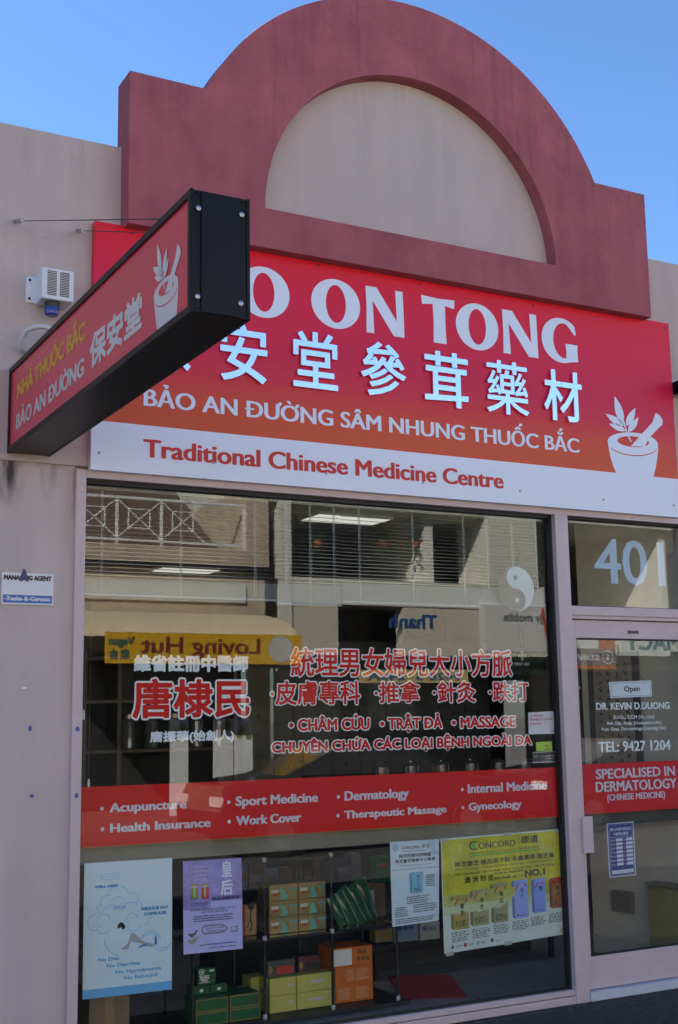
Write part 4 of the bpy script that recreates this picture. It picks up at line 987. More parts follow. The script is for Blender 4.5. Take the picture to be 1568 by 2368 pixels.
for k, (u0, u1) in enumerate(((446, 486), (487, 526))):
    t, x0, x1, zb_, zt_ = carton('green_packet', u0, u1, 2306, 2292, .50, .10, dgr, ('left', 'right')[k] + ' flat green packet under the slim tea box', 'box', 'green packets', tz, .045)
    MB().flat(disc_pts(((x0+x1)/2, zb_+.02), .012, .008, 14), front(.5), .001).build('emblem', whitep, t)
t, x0, x1, zb_, zt_ = carton('slim_tea_box', 457, 500, 2291, 2238, .50, .08, dgr, 'upright green slim tea box with white lettering', 'box', None, tz+.047, at(478, 2238, .5)[1]-tz-.047)
P = front(.5); w_, h_ = x1-x0, zt_-zb_
mb = MB(); text_mb(mb, 'SLIM', P, x0+w_*.12, x0+w_*.6, zb_+h_*.40, zb_+h_*.52, (.002, .001), 0, .001); text_mb(mb, 'TEA', P, x0+w_*.15, x0+w_*.58, zb_+h_*.20, zb_+h_*.32, (.002, .001), 0, .001)
stroke(mb, [(x0+w_*.08, zb_+h_*.36), (x0+w_*.65, zb_+h_*.36)], .003, P, .001); stroke(mb, [(x0+w_*.08, zb_+h_*.56), (x0+w_*.65, zb_+h_*.56)], .003, P, .001); stroke(mb, [(x0+w_*.08, zb_+h_*.15), (x0+w_*.65, zb_+h_*.15)], .003, P, .001)
mb.build('lettering', whitep, t)
mb = MB(); mb.flat(disc_pts((x0+w_*.22, zt_-h_*.2), .016, n=16), P, .001, 0); mb.flat(disc_pts((x0+w_*.22, zt_-h_*.2), .011, n=16), P, .0015, 1); mb.flat(disc_pts((x0+w_*.22, zt_-h_*.21), .006, n=16), P, .002, 0); mb.flat(disc_pts((x0+w_*.76, zt_-h_*.17), .016, .006, 14), P, .001, 0); mb.build('emblem', [whitep, dgr], t)
t, x0, x1, zb_, zt_ = carton('cardboard_box', 205, 300, 2380, 2283, .45, .35, mat('kraft_pale', (.22, .17, .11), .8, noise=.1, nscale=10), 'large plain cardboard carton on the floor under the white poster', 'box', None, .008, at(250, 2283, .45)[1]-.008)
mb = MB(); mb.flat([((x0+x1)/2-.025, zb_), ((x0+x1)/2+.025, zb_), ((x0+x1)/2+.025, zt_-.002), ((x0+x1)/2-.025, zt_-.002)], front(.45), .001); mb.build('tape', mat('parcel_tape', (.30, .22, .13), .3), t)

# ================================================================== POSTERS AND STICKERS ON THE INSIDE OF THE GLASS
def sheet(name, cor, Y, m, label, cat, thick=.0012, parent=None, bend=0, sub=None):
    """a rectangular sheet with its corners where they are seen (TL, TR, BR, BL); returns the object, placer and size"""
    c = [at(u, v, Y) for u, v in cor]
    TL, TR, BR, BL = c; W_ = math.hypot(TR[0]-TL[0], TR[1]-TL[1]); H_ = math.hypot(TL[0]-BL[0], TL[1]-BL[1])
    def P(s, t, d):
        a, b = s/W_, t/H_
        x = (1-a)*(1-b)*BL[0]+a*(1-b)*BR[0]+a*b*TR[0]+(1-a)*b*TL[0]; z = (1-a)*(1-b)*BL[1]+a*(1-b)*BR[1]+a*b*TR[1]+(1-a)*b*TL[1]
        wv_ = bend*(math.sin(a*9+b*4)+.6*math.sin(b*13-a*3))
        return (x, Y-d+wv_, z)
    n = 16 if bend else 1; mb = MB(); vs = [P(W_*i/n, H_*j/n, 0) for j in range(n+1) for i in range(n+1)]
    fs = [(j*(n+1)+i, j*(n+1)+i+1, (j+1)*(n+1)+i+1, (j+1)*(n+1)+i) for j in range(n) for i in range(n)]
    k = len(vs); mb.add(vs+[(x, y+thick, z) for x, y, z in vs], fs+[tuple(q+k for q in f[::-1]) for f in fs])
    rim = [i for i in range(n+1)]+[(j+1)*(n+1)-1 for j in range(1, n+1)]+[n*(n+1)+i for i in range(n-1, -1, -1)]+[j*(n+1) for j in range(n-1, 0, -1)]
    mb.add(mb.v[:], [(rim[i], rim[i]+k, rim[(i+1) % len(rim)]+k, rim[(i+1) % len(rim)]) for i in range(len(rim))])
    o = mb.build(name, m, parent)
    if label: tag(o, label, cat)
    return o, P, W_, H_
def rect(mb, P, W_, H_, s0, t0, s1, t1, d=.0006, mi=0, n=1):
    for i in range(n):
        for j in range(n):
            a, b = s0+(s1-s0)*i/n, s0+(s1-s0)*(i+1)/n; c, e = t0+(t1-t0)*j/n, t0+(t1-t0)*(j+1)/n
            mb.flat([(a*W_, c*H_), (b*W_, c*H_), (b*W_, e*H_), (a*W_, e*H_)], P, d, mi)
    return mb
def ptext(mb, P, W_, H_, s, s0, s1, t0, t1, b=(0, 0), mi=0, d=.0012, full=False):
    return text_mb(mb, s, P, s0*W_, s1*W_, t0*H_, t1*H_, b, mi, d, full)
rl = random.Random(11)
def tiny(mb, P, W_, H_, s0, s1, t0, t1, rows, mi=0, d=.0012):
    """rows of print too small to read: broken dark dashes"""
    for r_ in range(rows):
        t = t1-(t1-t0)*(r_+.5)/rows; hh = (t1-t0)/rows*.28; s = s0+rl.uniform(0, .04)*(s1-s0); e = s1-rl.uniform(0, .18)*(s1-s0)
        while s < e:
            l = rl.uniform(.008, .03); rect(mb, P, W_, H_, s, t-hh, min(e, s+l), t+hh*rl.uniform(.6, 1.1), d, mi); s += l+rl.uniform(.004, .012)
    return mb
PY = GY+.013
paperb = mat('poster_white', (.62, .74, .80), .45, bump=.15, bscale=14)
# -- white and blue poster
o, P, W_, H_ = sheet('poster', ((195.5, 1995.6), (398.3, 1983), (397.5, 2287), (191, 2310.7)), PY, paperb, 'white and blue poster with a cloud drawing, leftmost in the window', 'poster', bend=.0012)
b1, b2, b3 = mat('poster_blue', (.03, .20, .52), .5), mat('poster_sky', (.14, .42, .72), .5), mat('poster_pale_line', (.36, .58, .78), .5)
mb = MB(); rect(mb, P, W_, H_, 0, 0, 1, .066, .0006, n=4); mb.build('blue_strip', b2, o)
mb = MB()
for s, a, b, c in (('No Diet', .165, .40, .262), ('No Diarrhea', .262, .635, .212), ('No Hypodynamia', .36, .875, .160), ('No Rebound', .455, .83, .112)): ptext(mb, P, W_, H_, s, a, b, c, c+.027, (.0009, .0005))
mb.build('lettering', mat('poster_text_blue', (.09, .36, .68), .5), o)
mb = MB(); ptext(mb, P, W_, H_, 'REDUCE FAT', .645, .955, .615, .638, (.0014, .001)); ptext(mb, P, W_, H_, 'CAPSULES', .675, .935, .575, .598, (.0014, .001)); ptext(mb, P, W_, H_, 'WELL HERB', .115, .375, .808, .828, (.0016, .001)); mb.build('lettering', b1, o)
mb = MB()
for (a, c, r_, a0, a1) in ((.38, .735, .115, 10, 170), (.25, .70, .07, 60, 230), (.53, .70, .075, -40, 110), (.20, .65, .05, 90, 260), (.60, .655, .05, -90, 80), (.38, .66, .10, 40, 150), (.30, .605, .10, 30, 170), (.52, .605, .11, 40, 160), (.13, .555, .085, 80, 290),
                        (.66, .57, .09, -80, 100), (.22, .52, .075, 180, 330), (.56, .52, .075, 200, 350), (.22, .56, .07, 0, 250), (.54, .56, .06, 0, 250), (.42, .43, .19, 180, 262), (.75, .37, .12, 20, 160), (.75, .33, .14, 30, 150), (.90, .39, .10, 200, 330), (.88, .37, .10, 200, 330), (.75, .35, .13, 25, 155)):
    stroke(mb, [((a+r_*math.cos(R(q)))*W_, c*H_+r_*W_*math.sin(R(q))) for q in range(a0, a1+1, 10)], .0045, P, .0011)
tag(mb.build('cloud_drawing', b3, o))
mb = MB(); ptext(mb, P, W_, H_, '減肥寧', .32, .47, .635, .668, (.0005, .0005), full=True, d=.0016); tiny(mb, P, W_, H_, .17, .42, .86, .92, 3); mb.build('fine_print', b3, o)
mb = MB(); mb.flat(disc_pts((.415*W_, .505*H_), .018, .022, 12, 20, 200), P, .0016); mb.flat(disc_pts((.44*W_, .505*H_), .010, .012, 12), P, .0018); mb.build('printed_hair', blackp, o)
mb = MB(); mb.flat([(.41*W_, .335*H_), (.50*W_, .335*H_), (.53*W_, .40*H_), (.55*W_, .385*H_), (.66*W_, .365*H_), (.64*W_, .345*H_), (.80*W_, .335*H_), (.79*W_, .355*H_), (.66*W_, .385*H_), (.57*W_, .45*H_), (.53*W_, .45*H_), (.49*W_, .375*H_)], P, .0016); mb.build('printed_clothes', mat('print_grey', (.38, .40, .42), .6), o)
mb = MB(); rect(mb, P, W_, H_, .80, .35, .825, .41, .0018); stroke(mb, [(.62*W_, .342*H_), (.71*W_, .358*H_)], .008, P, .002); mb.build('printed_shoes', b1, o)
# -- purple poster
lil = mat('poster_lilac', (.50, .47, .80), .45, noise=.08, nscale=30)
o, P, W_, H_ = sheet('poster', ((423.3, 1991.2), (558.6, 1982.7), (561.5, 2192.8), (424.8, 2206.6)), PY, lil, 'purple poster with two bottles and large white brush characters', 'poster', bend=.0008)
mb = MB(); rect(mb, P, W_, H_, 0, .545, 1, 1, .0006, n=6); rect(mb, P, W_, H_, 0, .47, .46, .545, .0006, n=4); mb.build('purple_field', mat('poster_purple', (.30, .25, .58), .45, noise=.25, nscale=22), o)
mb = MB(); ptext(mb, P, W_, H_, '皇', .65, .83, .80, .98, (.002, .002), full=True); ptext(mb, P, W_, H_, '后', .63, .84, .60, .77, (.002, .002), full=True); mb.build('lettering', mat('poster_print_white', (.72, .74, .85), .5), o)
inkp = mat('poster_ink', (.05, .04, .14), .6); mb = MB(); ptext(mb, P, W_, H_, '極品濃縮燕窩', .475, .955, .553, .59, (.001, .001), full=True)
ptext(mb, P, W_, H_, '皇后牌極品濃縮燕窩 品質優良 清新自然', .12, .90, .452, .475, full=True); ptext(mb, P, W_, H_, '選用官燕 質純更佳', .29, .75, .422, .445, full=True); ptext(mb, P, W_, H_, '高品質的中價貨', .38, .68, .245, .268, full=True); ptext(mb, P, W_, H_, '送禮自用兩相宜', .38, .68, .213, .236, full=True)
tiny(mb, P, W_, H_, .15, .88, .33, .405, 3); tiny(mb, P, W_, H_, .24, .96, .07, .095, 1); tiny(mb, P, W_, H_, .42, .96, .035, .055, 1); tiny(mb, P, W_, H_, .12, .46, .505, .545, 2); tag(mb.build('fine_print', inkp, o))
for k, (a, c) in enumerate((((.125), (.20, .28, .04)), ((.305), (.55, .04, .03)))):
    mb = MB(); rect(mb, P, W_, H_, a, .58, a+.125, .705, .0012, 0); rect(mb, P, W_, H_, a+.005, .705, a+.12, .722, .0012, 1); rect(mb, P, W_, H_, a, .722, a+.125, .748, .0012, 2); rect(mb, P, W_, H_, a+.045, .60, a+.075, .735, .0014, 3)
    mb.build('printed_bottle', [mat('bottle_green' if not k else 'bottle_red', c, .5), mat('bottle_neck', (.5, .5, .55), .5), gld, mat('bottle_shine', (.45, .45, .3), .4)], o)
mb = MB(); tiny(mb, P, W_, H_, .18, .44, .77, .95, 4); stroke(mb, [(.09*W_, .875*H_), (.30*W_, .888*H_), (.48*W_, .880*H_)], .004, P, .0012); mb.build('printed_crest', mat('crest_print', (.48, .38, .55), .5), o)
mb = MB(); q = [(.30, .24), (.34, .20), (.64, .20), (.70, .215), (.745, .24), (.70, .265), (.64, .285), (.34, .285), (.30, .24)]; stroke(mb, [(a*W_, b*H_) for a, b in q], .006, P, .0012); q = [(.80, .245), (.81, .205), (.90, .205), (.915, .25), (.80, .245)]; stroke(mb, [(a*W_, b*H_) for a, b in q], .003, P, .0012); stroke(mb, [(.78*W_, .198*H_), (.85*W_, .19*H_), (.93*W_, .205*H_)], .003, P, .0014); stroke(mb, [(.87*W_, .24*H_), (.94*W_, .28*H_)], .003, P, .0013); mb.build('printed_frame', mat('frame_print', (.22, .14, .22), .5), o)
mb = MB(); mb.flat([(.055*W_, .145*H_), (.13*W_, .15*H_), (.25*W_, .185*H_), (.20*W_, .115*H_), (.13*W_, .10*H_), (.09*W_, .115*H_)], P, .0012, 0); mb.flat([(.06*W_, .215*H_), (.17*W_, .215*H_), (.22*W_, .255*H_), (.24*W_, .24*H_), (.20*W_, .205*H_), (.14*W_, .17*H_)], P, .0014, 1); mb.build('printed_bird', [mat('bird_buff', (.35, .32, .25), .5), mat('bird_dark', (.09, .07, .10), .5)], o)
# -- pale blue poster
o, P, W_, H_ = sheet('poster', ((901.7, 1946.7), (1014.9, 1939.6), (1014.9, 2127.4), (907.6, 2142.8)), PY, mat('poster_pale', (.58, .68, .74), .4, noise=.06, nscale=14), 'pale blue poster with a picture of a blue box, left of the yellow poster', 'poster', bend=.001)
swm = mat('poster_swirl_blue', (.34, .52, .64), .5); mb = MB()
for k in range(5): stroke(mb, [((.78+.04*k+.02*math.sin(q*.5))*W_, (1-.025*q)*H_) if q < 6 else ((.80+.05*k+(q-6)*.04)*W_, (.85-.012*(q-6))*H_) for q in range(0, 10) if .80+.05*k+max(0, q-6)*.04 < 1], .006, P, .0008)
mb.flat(disc_pts((.10*W_, .93*H_), .02, .024, 16), P, .0008); mb.build('swirl', swm, o)
inkd = mat('poster_dark_ink', (.03, .04, .06), .6); mb = MB()
ptext(mb, P, W_, H_, 'CONCORD', .22, .60, .905, .938, (.0004, .0002)); ptext(mb, P, W_, H_, '康道', .64, .80, .905, .955, full=True); tiny(mb, P, W_, H_, .22, .80, .87, .885, 1)
ptext(mb, P, W_, H_, '純天然高科技精髓', .17, .83, .80, .848, (.0004, .0004), full=True); ptext(mb, P, W_, H_, '神芝靈芝精華中之精華', .09, .92, .74, .785, (.0004, .0004), full=True)
ptext(mb, P, W_, H_, 'Công nghệ hiện đại tôi luyện ra tinh hoa', .17, .84, .70, .716); ptext(mb, P, W_, H_, 'Được bào chế từ tinh dầu Bào Tử Xích Linh Chi chất lượng cao', .03, .98, .655, .671)
tiny(mb, P, W_, H_, .72, .92, .43, .58, 6); tiny(mb, P, W_, H_, .30, .82, .24, .34, 4); tiny(mb, P, W_, H_, .06, .35, .10, .225, 5); tiny(mb, P, W_, H_, .44, .96, .13, .235, 4); tiny(mb, P, W_, H_, .06, .96, .02, .085, 3); tag(mb.build('fine_print', inkd, o))
mb = MB(); rect(mb, P, W_, H_, .43, .36, .66, .62, .0012, 0); mb.flat([(.38*W_, .375*H_), (.43*W_, .36*H_), (.43*W_, .62*H_), (.38*W_, .61*H_)], P, .0012, 1); ptext(mb, P, W_, H_, '神', .53, .58, .54, .58, mi=2, d=.0018, full=True); ptext(mb, P, W_, H_, '芝', .53, .58, .49, .53, mi=2, d=.0018, full=True); ptext(mb, P, W_, H_, '油', .53, .58, .44, .48, mi=2, d=.0018, full=True); tiny(mb, P, W_, H_, .46, .63, .38, .43, 3, 2, .0018)
mb.build('printed_box', [mat('box_print_blue', (.22, .46, .60), .5), mat('box_print_side', (.12, .32, .45), .5), inkd], o)
# -- large yellow poster
o, P, W_, H_ = sheet('poster', ((1018.8, 1939.3), (1298.9, 1915.2), (1311.6, 2158.4), (1027.6, 2205.5)), PY, mat('poster_cream', (.58, .66, .60), .4, noise=.05, nscale=10), 'large yellow poster with six medicine boxes in a row, rightmost in the window', 'poster', bend=.0016)
mb = MB(); rect(mb, P, W_, H_, .006, .50, .985, .985, .0006, n=8); rect(mb, P, W_, H_, .006, .40, .985, .50, .0006, 1, n=6); rect(mb, P, W_, H_, .006, .33, .985, .40, .0006, 2, n=6)
mb.build('yellow_field', [mat('poster_yellow', (.52, .49, .02), .4, noise=.30, nscale=9), mat('poster_yellow_mid', (.44, .46, .12), .4, noise=.25, nscale=9), mat('poster_yellow_pale', (.52, .57, .34), .4, noise=.15, nscale=9)], o)
mb = MB()
for k in range(5):
    stroke(mb, [((1-.30*math.cos(R(q))-.03*k*math.sin(R(q)))*W_*.0+(.70+.28*math.sin(R(q))*(.5+.1*k))*W_, (.985-(.10+.05*k)*math.sin(R(q)))*H_) for q in range(20, 100, 8)], .005, P, .0009)
    stroke(mb, [((.02+.05*k+.10*math.sin(q*.35+k))*W_, (.98-.05*q)*H_) for q in range(0, 9)], .005, P, .0009)
tag(mb.build('swirl', mat('poster_swirl', (.47, .48, .12), .4), o))
inkb = mat('poster_brown_ink', (.045, .05, .02), .6); mb = MB()
ptext(mb, P, W_, H_, 'C', .22, .285, .875, .955, (.0012, .0006)); ptext(mb, P, W_, H_, 'ONCORD', .295, .60, .88, .935, (.0014, .0004)); ptext(mb, P, W_, H_, '康道', .645, .79, .89, .965, (.0012, .0012), full=True); ptext(mb, P, W_, H_, '澳', .612, .635, .925, .95, full=True); ptext(mb, P, W_, H_, '洲', .612, .635, .89, .915, full=True)
ptext(mb, P, W_, H_, 'Medicinal Mushroom Specialist', .22, .61, .838, .858); ptext(mb, P, W_, H_, '藥用蕈真理專家', .625, .795, .836, .862, full=True)
ptext(mb, P, W_, H_, '神芝靈芝·極品孢子粉·冬蟲夏草·雲芝皇', .10, .92, .735, .785, (.001, .001), full=True)
ptext(mb, P, W_, H_, 'SUNCHIH Lingzhi • Ganoderma Spores • Cordyceps • Trametes Versicolor', .10, .91, .705, .723, (.0003, .0002)); ptext(mb, P, W_, H_, 'Thần Chi Linh Chi • Bào Tử Phấn • Đông Trùng Hạ Thảo • Vân Chi Hoàng', .10, .915, .662, .682, (.0005, .0003))
for k, c in enumerate('澳洲制造'): ptext(mb, P, W_, H_, c, .175+.062*k, .222+.062*k, .585, .645, (.001, .001), full=True)
ptext(mb, P, W_, H_, 'Made in Australia', .415, .655, .635, .655, (.0008, .0006)); ptext(mb, P, W_, H_, 'Sản xuất tại Úc', .415, .655, .59, .61, (.0008, .0006)); ptext(mb, P, W_, H_, 'NO.1', .665, .835, .58, .645, (.0036, .003)); mb.build('lettering', inkb, o)
mb = MB(); rect(mb, P, W_, H_, .22, .818, .80, .83, .001); mb.flat(disc_pts((.255*W_, .915*H_), .011, .018, 16), P, .001); mb.build('green_rule', mat('poster_green', (.06, .42, .05), .5), o)
cols = ((.36, .30, .08), (.34, .33, .16), (.30, .29, .16), (.28, .36, .72), (.22, .32, .72), (.38, .15, .06))
for k, (a, c, t0, t1) in enumerate(((.06, .20, .19, .49), (.21, .36, .20, .52), (.375, .515, .20, .555), (.55, .685, .21, .56), (.715, .83, .235, .555), (.865, .965, .255, .545))):
    mb = MB(); rect(mb, P, W_, H_, a+.022, t0, c, t1, .0012, 0); mb.flat([((a)*W_, (t0+.02)*H_), ((a+.022)*W_, t0*H_), ((a+.022)*W_, t1*H_), (a*W_, (t1-.015)*H_)], P, .0012, 1)
    m_ = (a+c)/2+.015; ptext(mb, P, W_, H_, '靈神極冬雲番'[k], m_-.012, m_+.018, t1-.12, t1-.075, (.0006, .0006), 2, .0018, True); ptext(mb, P, W_, H_, '芝芝品蟲芝瀉'[k], m_-.012, m_+.018, t1-.18, t1-.135, (.0006, .0006), 2, .0018, True)
    tiny(mb, P, W_, H_, a+.035, c-.012, t0+.02, t0+.08, 4, 2, .0018); mb.flat(disc_pts(((c-.02)*W_, (t1-.05)*H_), .006, .007, 10), P, .0018, 3); stroke(mb, [((a+.03)*W_, (t1-.09)*H_), ((a+.06)*W_, (t1-.03)*H_)], .007, P, .002, 3)
    if k == 5: rect(mb, P, W_, H_, a+.022, t1-.06, c, t1, .0022, 3)
    mb.build('printed_box', [mat('pbox_%d' % k, cols[k], .45), mat('pboxs_%d' % k, tuple(q*.55 for q in cols[k]), .5), inkb, redp], o)
mb = MB()
for k, (a, c, t0) in enumerate(((.06, .20, .085), (.22, .37, .09), (.39, .52, .10), (.54, .69, .105), (.70, .83, .12), (.85, .97, .125))): tiny(mb, P, W_, H_, a, c, t0, t0+.09, 6)
tiny(mb, P, W_, H_, .09, .14, .035, .055, 2); tiny(mb, P, W_, H_, .19, .23, .035, .06, 3); tiny(mb, P, W_, H_, .29, .33, .035, .06, 3); tiny(mb, P, W_, H_, .40, .45, .035, .055, 2); tag(mb.build('fine_print', mat('poster_grey_ink', (.10, .11, .12), .6), o))
mb = MB(); mb.flat([(.05*W_, .033*H_), (.08*W_, .033*H_), (.065*W_, .07*H_)], P, .0014, 0); mb.flat(disc_pts((.165*W_, .05*H_), .011, .012, 14), P, .0014, 1); mb.flat(disc_pts((.265*W_, .05*H_), .010, .011, 14), P, .0014, 2); mb.flat(disc_pts((.375*W_, .055*H_), .010, .012, 14), P, .0014, 3); mb.build('badge', [mat('badge_teal', (.03, .14, .14), .5), redp, mat('badge_grey', (.35, .35, .38), .5), mat('badge_navy', (.05, .06, .2), .5)], o)
mb = MB()
for a, b in ((.02, .985), (.53, .985), (.96, .97), (.04, -.01), (.50, .0), (.97, .03)): rect(mb, P, W_, H_, a-.03, b-.012, a+.03, b+.022, .0024)
mb.build('tape', mat('tape_pale', (.42, .42, .36), .35), o)
# -- stickers in the lower right corner
SY2 = GY+.0145
o, P, W_, H_ = sheet('sticker', ((1221.6, 1647), (1294, 1643), (1295.5, 1696), (1222.5, 1697.5)), SY2-.0035, mat('sticker_white', (.70, .66, .74), .45), 'white provider sticker with pink lettering in the corner of the window', 'sticker')
mb = MB(); ptext(mb, P, W_, H_, 'A selected', .04, .45, .80, .92, (.0005, .0003)); ptext(mb, P, W_, H_, "Members' Choice", .04, .75, .62, .74, (.0005, .0003)); ptext(mb, P, W_, H_, 'provider', .04, .40, .43, .55, (.0005, .0003)); ptext(mb, P, W_, H_, 'medibank', .68, .95, .10, .19, (.0003, .0003)); mb.build('lettering', mat('sticker_pink', (.55, .10, .16), .5), o)
o, P, W_, H_ = sheet('sticker', ((1239.3, 1715.6), (1276, 1713.5), (1277, 1735.5), (1240, 1737)), SY2-.0035, mat('sticker_lime', (.42, .62, .06), .45), 'small lime green sticker near the lower right of the window', 'sticker')
mb = MB(); ptext(mb, P, W_, H_, 'Peak', .55, .75, .50, .66, (.0003, .0003)); tiny(mb, P, W_, H_, .5, .9, .12, .3, 1); mb.build('lettering', inkd, o)
o, P, W_, H_ = sheet('sticker', ((1230.5, 1739), (1284.5, 1735.5), (1285.5, 1762), (1231, 1764)), SY2-.0035, mat('sticker_dark', (.035, .025, .03), .45), 'dark sticker with white edges just above the red band', 'sticker')
mb = MB(); ptext(mb, P, W_, H_, 'CBCRPT', .03, .26, .52, .66, (.0003, .0002)); ptext(mb, P, W_, H_, 'HealthPoint', .36, .94, .50, .68, (.0003, .0002)); tiny(mb, P, W_, H_, .6, .94, .30, .42, 1); rect(mb, P, W_, H_, 0, .92, 1, 1); rect(mb, P, W_, H_, 0, 0, 1, .10); mb.build('lettering', mat('sticker_print', (.42, .40, .44), .5), o)
# -- on the door
o, P, W_, H_ = sheet('open_sign', ((1408, 1576.5), (1505.7, 1572.5), (1508, 1610), (1412.2, 1613.5)), DV+.012, mat('sign_blue_white', (.66, .72, .78), .4), 'white open sign hanging by a string behind the door glass', 'sign', thick=.004)
mb = MB(); ptext(mb, P, W_, H_, 'Open', .33, .71, .36, .70, (.0016, .0012)); e = .02
for a in ((.03, .08, .97, .10), (.03, .90, .97, .92), (.03, .10, .036, .90), (.964, .10, .97, .90)): rect(mb, P, W_, H_, *a, d=.001)
mb.build('lettering', inkd, o)
a, b, c = Vector(P(W_*.16, H_*.98, .002)), Vector((*[at(1455, 1530, DV+.014)[0]], DV+.014, at(1455, 1530, DV+.014)[1])), Vector(P(W_*.84, H_*.98, .002))
MB().tube([a, b, c], .0015, 5).build('string', mat('string_red', (.20, .05, .05), .7), o)
o, P, W_, H_ = sheet('business_hours_sign', ((1402.4, 1904), (1464.7, 1898.6), (1470.4, 2022), (1409.3, 2029)), DY+.0205, mat('hours_white', (.62, .66, .76), .4), 'blue and white business hours sign stuck on the door glass', 'sign')
mb = MB(); rect(mb, P, W_, H_, .035, .018, .965, .982, .0006); mb.build('border', mat('hours_blue', (.018, .035, .22), .4), o)
mb = MB()
for a in ((.07, .035, .93, .039), (.07, .961, .93, .965), (.07, .039, .078, .961), (.922, .039, .93, .961), (.10, .730, .90, .735)): rect(mb, P, W_, H_, *a, d=.0012)
ptext(mb, P, W_, H_, 'BUSINESS', .12, .90, .855, .91, (.0008, .0005)); ptext(mb, P, W_, H_, 'HOURS', .25, .78, .765, .82, (.0008, .0005))
for k, dn in enumerate(('Mon', 'Tue', 'Wed', 'Thu', 'Fri', 'Sat', 'Sun')):
    t = .655-.075*k; rect(mb, P, W_, H_, .31, t, .55, t+.052, .0012); rect(mb, P, W_, H_, .68, t, .92, t+.052, .0012); ptext(mb, P, W_, H_, dn, .10, .27, t+.008, t+.040); ptext(mb, P, W_, H_, 'to', .585, .645, t+.008, t+.040)
rect(mb, P, W_, H_, .10, .055, .92, .125, .0012); mb.build('lettering', mat('hours_print', (.58, .62, .74), .4), o)

# ================================================================== NEXT DOOR, AND THE SUNLIT FAR SIDE OF THE STREET (seen mirrored in the glass)
nx_ = thing('neighbour_building', (-8, 4, 0), 'plain taller rendered shop building next door on the left', 'building')
MB().box(-20, .9, .013, 10, -.2, 6.0).build('wall', M['render'], nx_); MB().box(-20.05, .95, -.03, 10, 6.002, 7.0).build('parapet', M['pier'], nx_)
mb = MB()
for k in range(4): mb.box(-17+4.2*k, -14.2+4.2*k, -.02, .012, .5, 2.6)
mb.build('shutter', M['frame'], nx_)
FY = -17.0
O_ = lambda u, v, Y=17.0: at(u, v, Y)
cream = mat('far_cream_render', (.56, .46, .34), .85, noise=.08, nscale=1.5, streak=.15)
pale = mat('far_pale_render', (.68, .66, .58), .85, noise=.05, nscale=1.5, streak=.06)
dark = mat('far_dark_glazing', (.035, .037, .04), .25); gut = mat('gutter_dark', (.02, .018, .016), .5)
tile = mat('roof_tile', (.13, .085, .065), .8, noise=.25, nscale=10, bump=.8, bscale=20)
rb = thing('restaurant_building', (2, -20, 0), 'beige two storey restaurant building across the street with a white lattice railing', 'building')
MB().box(-10, 11.0, -24, FY, 2.95, 5.02).box(-10, 5.9, -17.3, FY, -.1, 2.95).box(6.0, 6.25, -17.3, FY, -.1, 2.95).box(10.6, 11.0, -17.3, FY, -.1, 2.95).build('wall', cream, rb)
MB().box(-10, 11.02, FY, FY+.14, 4.58, 4.67).box(10.9, 11.0, FY+.0, FY+.1, 2.95, 4.58).build('gutter', gut, rb)
MB().box(-10, 10.45, FY+.001, FY+.05, 3.93, 4.30).build('fascia_band', pale, rb)
MB().box(5.9, 10.6, -17.6, -17.55, -.1, 2.95).build('shopfront', dark, rb)
mb = MB(); mb.add([(-10, -17.9, 4.9), (10.6, -17.9, 4.9), (10.6, -24, 8.6), (-10, -24, 8.6)], [(0, 1, 2, 3)]); mb.build('roof', tile, rb)
MB().box(10.5, 11.0, -24, FY-.01, 5.021, 6.3).build('pier', cream, rb)
mb = MB(); wl = M['white']; ry = FY-.1
for k in range(7):
    xa = 5.0+.92*k; xb_ = xa+.92
    if xb_ > 10.5: break
    mb.box(xa-.025, xa+.025, ry-.025, ry+.025, 5.02, 5.98)
    T = lambda p, q: mb.tube([(p[0], ry, p[1]), (q[0], ry, q[1])], .014, 5)
    T((xa, 5.15), (xb_, 5.93)); T((xa, 5.93), (xb_, 5.15))
    for p, q in (((xa+.24, 5.36), (xa+.24, 5.74)), ((xa+.68, 5.36), (xa+.68, 5.74)), ((xa+.24, 5.36), (xa+.68, 5.36)), ((xa+.24, 5.74), (xa+.68, 5.74))): T(p, q)
mb.box(4.9, 10.5, ry-.03, ry+.03, 5.93, 5.98).box(4.9, 10.5, ry-.03, ry+.03, 5.10, 5.14).box(10.45, 10.5, ry-.025, ry+.025, 5.02, 5.98)
mb.build('lattice_railing', wl, rb)
# canvas awning with the yellow sign on its front
aw = thing('awning', (8.1, -15.5, 3), 'cream canvas barrel awning above the restaurant across the street', 'awning')
mb = MB(); n = 10; vs = []
for i in range(n+1):
    a = math.pi/2*i/n
    for x in (5.4, 10.12): vs.append((x, FY+.06+2.95*math.sin(a), 3.02+.62*math.cos(a)))
mb.add(vs, [(2*i, 2*i+1, 2*i+3, 2*i+2) for i in range(n)]); mb.add([(x, y, z-.01) for x, y, z in vs], [(2*i+2, 2*i+3, 2*i+1, 2*i) for i in range(n)])
mb.build('canvas', mat('awning_canvas', (.78, .64, .42), .8, noise=.05, nscale=2), aw, smooth=True)
for x in (5.45, 10.05): MB().tube([(x, -14.05, -.04), (x, -14.05, 3.0)], .04, 8).build('post', M['wire'], aw)
ys = thing('restaurant_sign', (8.4, -13.9, 2.6), 'long yellow restaurant sign on the awning front across the street', 'sign')
x0, z0 = O_(249, 1535, 13.9); x1, z1 = O_(703, 1463, 13.9); z0 = O_(500, 1534, 13.9)[1]; z1 = O_(500, 1464, 13.9)[1]
MB().box(x0, x1, -13.95, -13.9, z0, z1).build('panel', mat('restaurant_yellow', (.80, .46, .015), .45), ys)
fp = facing_shop(-13.9); H_ = z1-z0; X = lambda u: -O_(u, 1500, 13.9)[0]
